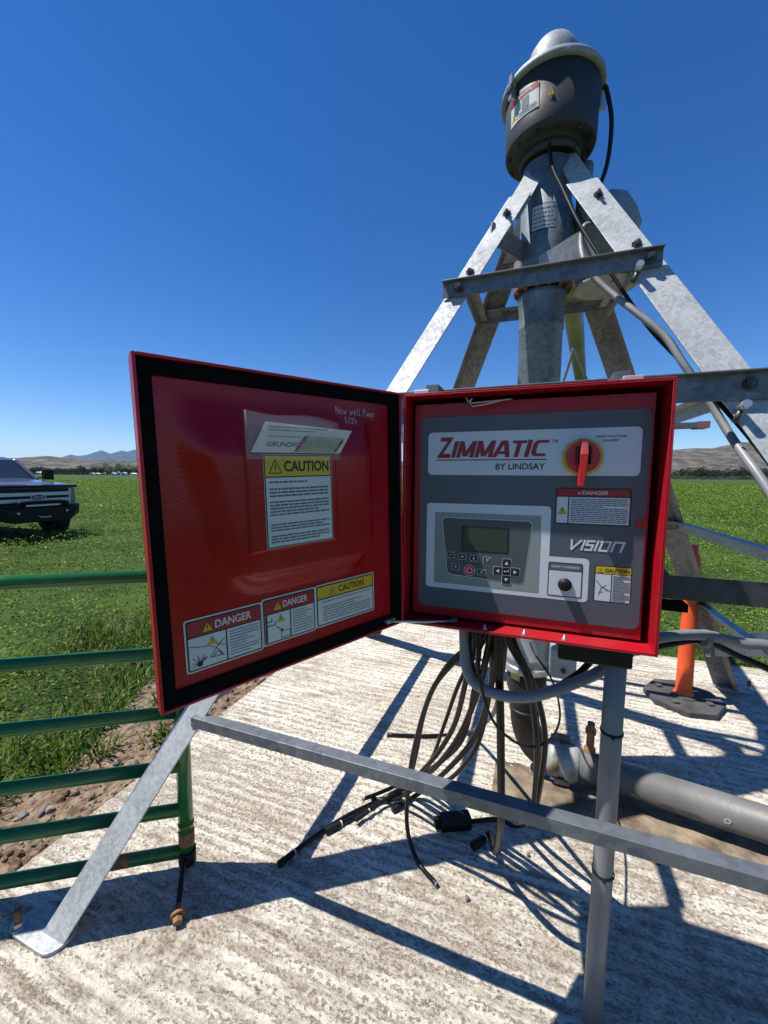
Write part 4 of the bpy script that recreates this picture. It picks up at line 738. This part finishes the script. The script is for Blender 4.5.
m=MB(Q); m.box((T1+.001,1.20,1.674),(T1+.09,1.24,1.686),galv_brace); m.box((T1+.09,1.199,1.672),(T1+.115,1.241,1.688),faded); m.build('mounting_stub',pan)
m=MB(Q); m.box((T1+.001,1.17,1.215),(T1+.09,1.21,1.235),gasket); m.box((T1+.001,1.17,1.19),(T1+.02,1.21,1.215),gasket); m.build('lower_bracket',pan)
m=MB(Q); m.box((.085,1.10,1.075),(.255,1.21,H0-.001),black); m.build('cable_entry_box',pan,bevel=.006)
# ---- door
s_=R(1.8); dx=Vector((-.734,-.679,0)).normalized(); nn=Vector((.679,-.734,0)).normalized(); UU=dx*math.cos(s_)-Vector((0,0,1))*math.sin(s_); VV=Vector((0,0,1))*math.cos(s_)+dx*math.sin(s_); HG=Vector((.0509,1.0975,1.453))
pinv=(Matrix.Translation(W(-.0185,NF+.1,H0))@Matrix.Rotation(-A20,4,'Z')).inverted()
def DW(a,b,c): return tuple(pinv@(HG-UU*a+VV*b+nn*c))   # a runs from the far edge (-.62) to the hinge (0)
m=MB(DW); A0,A1,B0,B1=-.622,-.004,-.316,.316
m.rrect(A0,B0,A1,B1,-.016,red,.008,.004)
for a in ((A0,B0,A0+.006,B1),(A1-.006,B0,A1,B1),(A0+.006,B0,A1-.006,B0+.006),(A0+.006,B1-.006,A1-.006,B1)): m.box((a[0],a[1],-.016),(a[2],a[3],.004),red)
door=m.build('door',pan,bevel=.003)
m=MB(DW); gi=(-.594,-.283,-.045,.282)
m.box((A0+.0062,B0+.0062,-.015),(gi[0],B1-.0062,.0015),gasket); m.box((gi[2],B0+.0062,-.015),(A1-.0062,B1-.0062,.0015),gasket); m.box((gi[0],B0+.0062,-.015),(gi[2],gi[1],.0015),gasket); m.box((gi[0],gi[3],-.015),(gi[2],B1-.0062,.0015),gasket)
m.build('door_seal',door,bevel=.002)
# moulded skin: raised shape narrowing to the pocket
def bulge(a,b):
    def ss(x): x=np.clip(x,0,1); return x*x*(3-2*x)
    cb=np.clip((-.03-b)/.10,0,1); l=ss((a-(-.572+.055*ss((.22-b)/.30)+.055*cb*cb))/.055); r=ss((-.100-a-.05*cb*cb)/.045); t=ss((.262-b)/.12); bt=ss((b-(-.142))/.06)
    return -.006+.034*l*r*t*bt
xs=np.linspace(gi[0],gi[2],110); yy=np.linspace(gi[1],gi[3],110); A_,B_=np.meshgrid(xs,yy); Zb=bulge(A_,B_)
m=MB(DW); i=np.arange(110*110).reshape(110,110); q=np.stack([i[:-1,:-1],i[:-1,1:],i[1:,1:],i[1:,:-1]],-1).reshape(-1,4)
m.add(np.stack([A_,B_,Zb],-1).reshape(-1,3).tolist(),q.tolist(),redin,True); m.build('moulded_skin',door)
m=MB(DW); px0,px1,py0,py1=-.450,-.246,-.042,.152; zk=.036
m.hexa([(px0-.012,py0-.012,.016),(px1+.012,py0-.012,.016),(px1+.012,py1,.016),(px0-.012,py1,.016),(px0,py0,zk),(px1,py0,zk),(px1,py1,zk),(px0,py1,zk)],redin); pk=m.build('document_pocket',door,bevel=.003)
m=MB(DW); z=zk+.0006
m.tf=lambda a,b,c:DW(-.420+(a+.4075)*.948,-.0385+(b+.045)*.955,c); m.rrect(-.4075,-.045,-.2385,.1525,z,sticker,.003); m.rrect(-.4065,-.044,-.2395,.1515,z+.0003,inkb,.003); m.rrect(-.404,-.0415,-.242,.104,z+.0006,sticker); m.rrect(-.404,.1065,-.242,.149,z+.0006,yel); m.text('CAUTION',-.361,.116,-.247,.139,z+.001,inkb,.03)
m.poly([(-.397,.1125),(-.366,.1125),(-.3815,.143)],z+.0009,inkb); m.poly([(-.3935,.1145),(-.3695,.1145),(-.3815,.1385)],z+.0012,yel); m.rrect(-.3827,.120,-.3803,.131,z+.0015,inkb); m.disc(-.3815,.117,.0013,z+.0015,inkb,8)
for a,b,n_ in ((.062,.098,5),(.016,.056,6),(-.035,.008,7)): m.lines(-.397,a,-.249,b,n_,z+.001,inkg,.5)
m.build('caution_sticker',door)
def wl(name,x0,x1,y0,y1,kind,tilt=0):
    m=MB(lambda a,b,c:DW(a,b+tilt*(a-x0),c)); z=-.0045
    m.rrect(x0-.004,y0-.004,x1+.004,y1+.004,z,sticker,.006); m.rrect(x0-.001,y0-.001,x1+.001,y1+.001,z+.0004,inkb,.004); hy=y1-.030
    m.rrect(x0+.002,hy,x1-.002,y1-.002,z+.0008,yel if kind==2 else inkr,.002); ic=[None,0,1][kind] if False else kind
    m.text('CAUTION' if kind==2 else 'DANGER',x0+(x1-x0)*.36,hy+.006,x0+(x1-x0)*(.82 if kind==2 else .86),y1-.008,z+.0012,inkb if kind==2 else sticker,.02); tri(m,x0+(x1-x0)*.26,hy+.013,.019,z+.001)
    if kind==2: m.rrect(x0+.002,y0+.002,x1-.002,hy-.003,z+.0008,sticker); m.lines(x0+.016,y0+.007,x1-.01,hy-.006,8,z+.0012,inkg,.32)
    else:
        xm=x0+(x1-x0)*.5; m.rrect(x0+.002,y0+.002,xm-.0015,hy-.003,z+.0008,sticker); m.rrect(xm+.0015,y0+.002,x1-.002,hy-.003,z+.0008,sticker); m.lines(xm+.006,y0+.006,x1-.006,hy-.006,9,z+.0012,inkg,.32); tri(m,x0+(xm-x0)*.62,hy-.016,.017,z+.001)
        S_=lambda pts,w:m.stroke([(x0+px*(xm-x0),y0+py*(hy-y0)) for px,py in pts],w,z+.0012,inkb)
        if kind==0:
            S_([(.05,.72),(.45,.62),(.6,.68),(.95,.5)],.0012); S_([(.72,.5),(.55,.25),(.9,.22),(.72,.5)],.0014); S_([(.62,.25),(.78,.4),(.84,.25)],.0014); S_([(.72,.5),(.95,.72)],.001); S_([(.72,.5),(.5,.62)],.001); S_([(.72,.5),(.85,.66)],.001)
            for k in range(7): S_([(.28,.18),(.28+.2*math.cos(k*.9),.2+.22*abs(math.sin(k*.9+.4)))],.0012)
            m.disc(x0+.28*(xm-x0),y0+.16*(hy-y0),.006,z+.0012,inkb,12); S_([(.1,.1),(.45,.3)],.0014)
        else:
            S_([(.08,.08),(.08,.92)],.0045); S_([(.1,.72),(.28,.72),(.28,.82)],.002); S_([(.1,.58),(.4,.58),(.4,.68)],.002); S_([(.45,.5),(.65,.34)],.002); m.poly([(x0+(xm-x0)*.72,y0+(hy-y0)*.28),(x0+(xm-x0)*.66,y0+(hy-y0)*.40),(x0+(xm-x0)*.58,y0+(hy-y0)*.30)],z+.0012,inkb); S_([(.62,.08),(.95,.08),(.95,.3),(.62,.3),(.62,.08)],.0014)
    m.build(name,door)
wl('danger_sticker',-.569,-.423,-.256,-.160,0); wl('danger_sticker',-.416,-.291,-.252,-.156,1); wl('caution_sticker',-.283,-.110,-.250,-.155,2)
# handwriting in chalk-white paint pen
HW={'N':[[(0,0),(0,1),(.6,0),(.6,1)]],'e':[[(0,.35),(.5,.4),(.4,.6),(.1,.55),(0,.25),(.2,0),(.5,.1)]],'w':[[(0,.55),(.15,0),(.3,.45),(.45,0),(.65,.55)]],'l':[[(.1,1),(.1,.05),(.2,0)]],'P':[[(0,-.05),(.05,1),(.5,.9),(.45,.55),(.05,.5)]],'u':[[(0,.5),(.05,.05),(.35,.1),(.4,.5),(.42,0)]],'m':[[(0,0),(.02,.5),(.2,.45),(.22,.05),(.26,.45),(.45,.45),(.48,0)]],'p':[[(0,-.4),(.05,.5),(.4,.45),(.35,.1),(.05,.08)]],'5':[[(.5,1),(.1,1),(.05,.6),(.4,.55),(.45,.2),(.2,0),(0,.1)]],'/':[[(0,-.15),(.45,1.1)]],'2':[[(0,.8),(.25,1),(.45,.75),(0,0),(.5,.05)]],'4':[[(.12,1),(0,.42),(.66,.42)],[(.46,.66),(.44,-.05)]]}
m=MB(DW); chalk=mat('white_paint_pen',(.50,.42,.42),.7)
def write(txt,x,y,h):
    for ch in txt:
        if ch==' ': x+=h*.45; continue
        for st in HW[ch]: m.stroke([(x+a*h*.85,y+b*h+random.uniform(-.0004,.0004)) for a,b in st],.0016,.0052+0*h,chalk)
        x+=h*(.85*max(a for st in HW[ch] for a,b in st)+.22)
HZ=.0; m.tf=lambda a,b,c:DW(a,b,float(bulge(np.array(a),np.array(b)))+.0008)
write('New well Pump',-.213,.248,.0158); write('5/24',-.190,.226,.0145); m.build('handwritten_note',door)
m=MB(DW); m.box((-.075,-.3,.002),(-.045,-.29,.012),bright); m.build('stay_bracket',door)
for b in (-.22,.22): m=MB(DW); m.tube([(.001,b-.035,-.002),(.001,b+.035,-.002)],.004,bright,10); m.build('hinge_pin',door)
# door stay rod: from the door's lower edge to the panel floor
p0=Vector(DW(-.06,-.294,.014)); p1=Vector(Q(-.185,NF+.03,H0+.012)); m=MB(); m.tube([p0,p0*.5+p1*.5+Vector((0,0,-.002)),p1],.0035,bright,8); m.tube([p1+Vector((-.02,0,-.003)),p1+Vector((.012,0,.004))],.008,bolt,8); m.build('door_stay',pan)
# sleeve with papers: lie in the pocket, things of their own
def dworld(a,b,c): return tuple(HG-UU*a+VV*b+nn*c)
def dthing(name,fn,label,cat,base):
    B=Vector(dworld(*base)); m=MB(lambda a,b,c:tuple(Vector(dworld(a,b,c))-B)); fn(m); o=m.build(name,loc=B); return tag(o,label,cat)
def gp(m,x0,y0,x1,y1,z,mt,tilt=0,lean=0,seg=6):
    m.add([(x0,y0,z),(x1,y0+tilt,z),(x1+.0,y1+tilt,z+lean),(x0,y1,z+lean)],[(0,1,2,3)],mt)
def sleeve(m):
    n_=10
    for z,k in ((.042,0),(.031,1)):
        vs=[];fs=[]
        for i in range(n_+1):
            u=i/n_; x=-.452+u*.212
            for j in range(5): v=j/4; vs.append((x,.140+v*(.092-.004*math.sin(u*7)-.010*u),z+.007*v*math.sin(u*3.1+k)+.002*math.sin(u*19+v*5)))
        for i in range(n_):
            for j in range(4): a=i*5+j; fs.append((a,a+5,a+6,a+1))
        m.add(vs,fs,clear,True)
    for i in (0,): m.box((-.452,.14,.031),(-.4515,.232,.042),clear)
dthing('document_sleeve',sleeve,'clear plastic sleeve sticking out of the red door pocket','plastic sleeve',(-.32,.15,.03))
def papers(m):
    m.add([(-.444,.1535,.0372),(-.235,.1535,.0372),(-.205,.204,.044),(-.414,.212,.044),(-.444,.1535,.0362),(-.235,.1535,.0362),(-.205,.204,.043),(-.414,.212,.043)],[(0,1,2,3),(7,6,5,4),(0,4,5,1),(1,5,6,2),(2,6,7,3),(3,7,4,0)],paper)
    f=lambda a,b,c:tuple(Vector(dworld(-.435+(a+.412)*.95,.1555+(b-.146)*.84,.0376+(b-.146)*.84*.13+c))-Vector(dworld(-.3,.15,.037)))
    tf0=m.tf; m.tf=f; m.text('GRUNDFOS',-.388,.1575,-.300,.1685,.0003,inkb,.012,.3); m.lines(-.385,.192,-.200,.206,2,.0003,inkg,.25); m.lines(-.385,.176,-.300,.186,1,.0003,inkg,.18)
    m.poly([(-.325,.146),(-.318,.146),(-.288,.184),(-.300,.184)],.0012,inkr); m.poly([(-.318,.146),(-.215,.146),(-.190,.182),(-.288,.184)],.0011,mat('pale_green_card',(.33,.36,.22),.6,var=.2,scale=30)); m.poly([(-.222,.147),(-.214,.147),(-.194,.177),(-.199,.177)],.0014,inkb); m.lines(-.30,.156,-.225,.174,4,.0013,inkg,.2); m.tf=tf0
dthing('pump_leaflet',papers,'white pump leaflet and card tilted inside the clear sleeve','leaflet',(-.3,.15,.037))
# ================================================================ GATE
ga=R(12); g0=Vector((-.763,1.442,0)); gate=empty('pipe_gate',g0,ga,'dark green tubular steel gate with six rails beside the concrete pad','gate')
for h in (1.179,.888,.654,.437,.257,.082):
    m=MB(); m.tube([(-3.6,0,h),(-2.4,.002,h-.001),(-1.2,-.001,h+.002),(0,0,h)],.0235,greengate,20); o=m.build('rail',gate)
    if h<.1: 
        m=MB(); m.tube([(-.36,0,h),(-.30,0,h+.001),(-.24,0,h),(-.2,0,h)],.0245,rust,18,rr=[.0238,.0246,.0246,.0238]); m.build('rust_patch',o)
m=MB(); m.tube([(0,0,.04),(0,0,1.19)],.0265,greengate,22); post=m.build('end_post',gate)
m=MB(); m.tube([(-3.6,0,.04),(-3.6,0,1.19)],.0255,greengate,20); m.build('end_post',gate)
m=MB(); m.tube([(0,0,.195),(0,0,.203)],.029,rust,20); m.tube([(0,0,.115),(0,0,.17)],.0285,rust,20); m.tube([(0,0,.035),(0,0,.09)],.032,black,20); m.build('post_band',post)
m=MB(); m.tube([(0,-.01,.08),(-.002,-.06,.06),(.012,-.17,.032)],.009,black,10); m.tube([(.012,-.165,.034),(.02,-.205,.024)],.011,rust,10); m.lathe((.018,-.195,.026),[(0,-.004),(.024,-.004),(.024,.004),(0,.004)],rust,18,axis=(.2,-.95,-.22)); m.lathe((.0185,-.199,.025),[(.0,0),(.016,0),(.016,.02),(0,.02)],rust,6,axis=(.2,-.95,-.22),smooth=False); m.build('latch_bolt',post)
m=MB(); m.tube([(-1.8,0,.082),(-1.8,0,1.179)],.018,greengate,14); m.build('upright_brace',gate)
# hinge-side post that carries the gate: outside the frame
m=MB(); m.tube([(0,0,-.2),(0,0,1.5)],.06,rust,20); o=m.build('gate_post',loc=g0+Vector((-3.7*math.cos(ga),-3.7*math.sin(ga),GZ))); tag(o,'rusty steel pipe post carrying the hinge end of the green gate','post')
# ================================================================ CONDUIT POST, HOSES
def tthing(name,label,cat,base,fn,group=None,bevel=0):
    m=MB(lambda t,n,h:(t-base[0],n-base[1],h-base[2])); fn(m); o=m.build(name,loc=W(*base),rz=-A20,bevel=bevel); return tag(o,label,cat,group)
def tubepts(m,pts,r,mt,seg=12): m.tube(pts,r,mt,seg)
cpost=tthing('conduit_pipe','thick grey plastic conduit standing under the right side of the red panel','conduit',(.225,1.15,0),lambda m:m.tube([(.224,1.15,-.002),(.223,1.15,.25),(.2265,1.15,.42),(.227,1.15,.8),(.228,1.15,1.137)],.0255,greycond,24))
for h in (.88,.475,1.105):
    m=MB(); m.lathe((.0025,0,h),[(.0262,-.004),(.028,-.003),(.028,.003),(.0262,.004)],black,24); m.box((-.004,-.034,h-.004),(.004,-.027,h+.003),black); m.build('cable_tie',cpost)
def hose(name,label,pts,r,mt=None,end=None,group='hoses and cables hanging under the red panel',sub=8,cat='hose',ribs=False):
    mt=mt or hosem; r=r*(.82 if mt is hosem else 1); P=smooth(pts,34 if ribs else sub); RR=[r*(1 if i%2 else .9) for i in range(len(P))] if ribs else None; b=tuple(pts[-1]) if end else tuple(pts[0]); base=(b[0],b[1],0)
    o=tthing(name,label,cat,base,lambda m:m.tube([tuple(p) for p in P],r,mt,14,rr=RR),group)
    d=(P[-1]-P[-2]).normalized(); e=P[-1]; tf=lambda t,n,h:(t-base[0],n-base[1],h)
    if end=='open':
        m=MB(tf); m.lathe(e,[(r*.72,.0015),(r*1.02,.0015),(r*1.02,-.004)],greycond,16,axis=d); m.build('cut_end',o); m=MB(tf); m.disc(0,0,.001,0,inkb); m=MB(tf); m.lathe(e,[(0,.001),(r*.72,.001)],inkb,16,axis=d); m.build('hose_bore',o)
    if end=='fit':
        m=MB(tf); m.lathe(e,[(r*.6,-.05),(r*1.25,-.045),(r*1.25,-.012),(r*1.4,-.01),(r*1.4,.02),(r*.9,.022),(0,.022)],black,10,axis=d,smooth=False); m.build('connector',o); m=MB(tf); m.lathe(e-d*.055,[(r*1.05,-.003),(r*1.2,-.003),(r*1.2,.003),(r*1.05,.003)],leadgrey,14,axis=d); m.build('clamp_band',o)
    return o
g_=[(-0.173,1.2,1.14),(-0.173,1.2,1.075),(-0.154,1.17,0.962),(-0.093,1.15,0.928),(0.017,1.15,0.932),(0.152,1.2,0.98),(0.24,1.26,1.017),(0.32,1.32,1.061),(0.391,1.36,1.081),(0.497,1.4,1.087),(0.594,1.42,1.07),(0.72,1.44,1.05),(1.0,1.42,.9),(1.15,1.3,.7)]
hose('flexible_conduit','grey flexible conduit looping under the panel and away to the right',g_,.0155,greyflex)
hose('hose','black hose running just below the grey looping conduit',[(-.157,1.22,1.14),(-.157,1.22,1.057),(-.14,1.2,.94),(-.077,1.18,.906),(.023,1.2,.897),(.146,1.26,.964),(.215,1.3,1.022),(.323,1.33,1.037),(.396,1.37,1.053),(.509,1.43,1.059),(.61,1.45,1.017),(.72,1.45,.97),(1.0,1.45,.8),(1.15,1.3,.55)],.012)
tthing('hose_clip','metal clip joining two grey cables beside the orange post','clip',(.5,1.41,1.07),lambda m:(m.tube([(.50,1.41,1.075),(.515,1.413,1.073)],.026,greyflex,16),m.tube([(.507,1.385,1.045),(.507,1.38,1.03)],.006,bright,8)))
hose('hose','black hose dropping left and curling to an open end in the front',[(-.113,1.2,1.14),(-.113,1.2,1.068),(-.215,1.24,.947),(-.291,1.28,.813),(-.362,1.36,.574),(-.404,1.42,.357),(-.424,1.47,.111),(-.371,1.434,.013),(-.274,1.365,.013)],.0105,end='open')
hose('hose','longest black hose lying out to the left with a black connector end',[(-.14,1.18,1.14),(-.14,1.18,1.062),(-.17,1.25,.897),(-.237,1.4,.617),(-.372,1.55,.322),(-.56,1.70,.035),(-.72,1.53,.013),(-.819,1.362,.013),(-.87,1.24,.016)],.0115,end='fit')
hose('hose','thick black hose with a banded end right of the longest one',[(-.096,1.2,1.14),(-.096,1.2,1.067),(-.137,1.3,.844),(-.222,1.45,.557),(-.361,1.6,.27),(-.53,1.73,.035),(-.666,1.564,.014),(-.762,1.434,.016)],.013,end='fit')
hose('hose','black hose with a pale hollow end resting on the thick hose',[(-.125,1.2,1.14),(-.125,1.2,1.057),(-.15,1.3,.841),(-.211,1.48,.532),(-.348,1.66,.263),(-.515,1.80,.04),(-.605,1.704,.03),(-.682,1.612,.036)],.0105,end='open')
hose('hose','short black hose ending in a connector behind the open hollow end',[(-.078,1.2,1.14),(-.078,1.2,1.064),(-.098,1.3,.851),(-.162,1.45,.572),(-.296,1.6,.288),(-.44,1.74,.04),(-.527,1.64,.016)],.0125,end='fit')
hose('hose','black hose lying flat and pointing left behind the others',[(-.055,1.25,1.14),(-.055,1.25,1.048),(-.075,1.45,.797),(-.12,1.75,.496),(-.285,2.30,.03),(-.502,2.206,.013),(-.745,2.125,.013)],.0125,end='open')
hose('hose','straight thick black hose hanging vertically in front of the dark pipe',[(-.07,1.15,1.14),(-.07,1.15,1.097),(-.06,1.18,.891),(-.053,1.22,.675),(-.05,1.29,.40),(-.075,1.48,.11),(-.104,1.65,.018),(-.156,1.584,.016)],.015,end='fit')
plug=hose('power_cable','black cable curving down to a chunky black plug on the ground',[(-.044,1.2,1.14),(-.044,1.2,1.069),(.016,1.25,.932),(.048,1.32,.724),(.058,1.42,.507),(.05,1.56,.22),(.0,1.72,.03),(-.08,1.745,.014),(-.20,1.68,.02)],.0115,cat='cable')
base=(-.044,1.2); m=MB(lambda t,n,h:(t-base[0],n-base[1],h)); d_=Vector((-.12,-.055,0)).normalized(); m.bar((-.195,1.68,.032),(-.315,1.62,.032),[(-.026,-.028),(.026,-.028),(.030,0),(.026,.028),(-.026,.028),(-.030,0)],black); m.bar((-.315,1.62,.032),(-.34,1.608,.032),[(-.018,-.018),(.018,-.018),(.018,.018),(-.018,.018)],black); m.build('plug',plug,bevel=.004)
hose('hose','black hose close behind the plug cable and running under the front rail',[(-.031,1.25,1.14),(-.031,1.25,1.051),(.039,1.3,.879),(.08,1.4,.667),(.078,1.52,.40),(.06,1.68,.10),(.03,1.80,.016),(-.02,1.88,.013)],.012)
hose('hose','slim black hose bowing far left between the leftmost loop and the longest hose',[(-.125,1.21,1.14),(-.13,1.21,1.07),(-.25,1.28,.90),(-.335,1.38,.68),(-.40,1.5,.40),(-.47,1.62,.14),(-.55,1.66,.03),(-.66,1.66,.011)],.009,end='open')
hose('hose','slim black hose hanging between the leftmost hose and the bundle',[(-.105,1.22,1.14),(-.11,1.23,1.06),(-.20,1.33,.85),(-.275,1.45,.6),(-.35,1.58,.35),(-.47,1.72,.06),(-.57,1.66,.04),(-.66,1.52,.03)],.009,end='fit')
hose('signal_wire','thin black wire looping from the panel to the grey meter box',[(-.12,1.1,1.138),(-.12,1.1,1.10),(-.111,1.1,.98),(-.067,1.15,.829),(.025,1.3,.684),(.109,1.5,.609),(.149,1.7,.593),(.123,1.85,.654),(.05,1.95,.72),(.03,2.01,.745)],.0042,black,cat='wire')
hose('hose','black cable bundle strand falling straight behind the grey loop',[(-.09,1.25,1.14),(-.09,1.25,1.05),(-.105,1.35,.8),(-.16,1.5,.5),(-.28,1.66,.22),(-.40,1.80,.05),(-.5,1.86,.014)],.011)
# ribbed metal flex running down the right leg, black cable beside it
pts=[(.174,1.85,2.40),(.158,1.88,2.47),(.165,1.9,2.53),(.19,1.87,2.545)]
hose('flexible_conduit','ribbed grey flexible conduit running down the right pivot leg',[(.21,1.93,2.58),(.17,1.92,2.575),(.158,1.90,2.50),(.175,1.86,2.40),(.215,1.84,2.327),(.276,1.8,2.24),(.339,1.75,2.155),(.422,1.7,2.045),(.473,1.66,1.935),(.54,1.62,1.80),(.585,1.55,1.67),(.61,1.45,1.565),(.635,1.38,1.475),(.66,1.3,1.38),(.68,1.2,1.2)],.0125,greyflex,group='cables on the pivot tower',ribs=True)
hose('power_cable','black cable following the inner edge of the right pivot leg',[(.02,2.02,3.035),(.037,1.99,2.89),(.084,1.95,2.755),(.15,1.88,2.564),(.256,1.8,2.33),(.385,1.76,2.10),(.492,1.7,1.935),(.566,1.64,1.806),(.62,1.56,1.688),(.66,1.48,1.58),(.72,1.4,1.46)],.007,black,group='cables on the pivot tower',cat='cable')
hose('power_cable','black cable hanging in a bow from the right side of the drum',[(.235,2.10,3.24),(.25,2.11,3.22),(.275,2.12,3.10),(.27,2.13,2.95),(.245,2.14,2.85),(.22,2.16,2.72)],.009,black,group='cables on the pivot tower',cat='cable')
# ================================================================ ORANGE DELINEATOR POST
dl=empty('delineator_post',W(1.055,3.21,0),-A20+R(12),'orange plastic delineator post on a black rubber base behind the pivot leg','delineator post')
m=MB(); m.poly([(.235*math.cos(R(a))*(1 if a%90 else .93),.235*math.sin(R(a))*(1 if a%90 else .93)) for a in (20,70,110,160,200,250,290,340)],.045,rubber,.04)
for a in (45,135,225,315): m.box((.15*math.cos(R(a))-.02,.15*math.sin(R(a))-.02,.045),(.15*math.cos(R(a))+.02,.15*math.sin(R(a))+.02,.06),rubber)
m.lathe((0,0,.045),[(.085,0),(.08,.012),(.062,.02)],rubber,24); m.build('rubber_base',dl,bevel=.006)
m=MB(); m.lathe((0,0,0),[(.060,.05),(.060,.066),(.051,.075),(.049,.1),(.046,.60),(.042,.64),(.040,1.0),(.03,1.04),(.022,1.05),(.022,1.10),(.0,1.105)],orange,28); m.build('orange_tube',dl)
# far wheel ruts: pale flowers strip is part of the ground cover
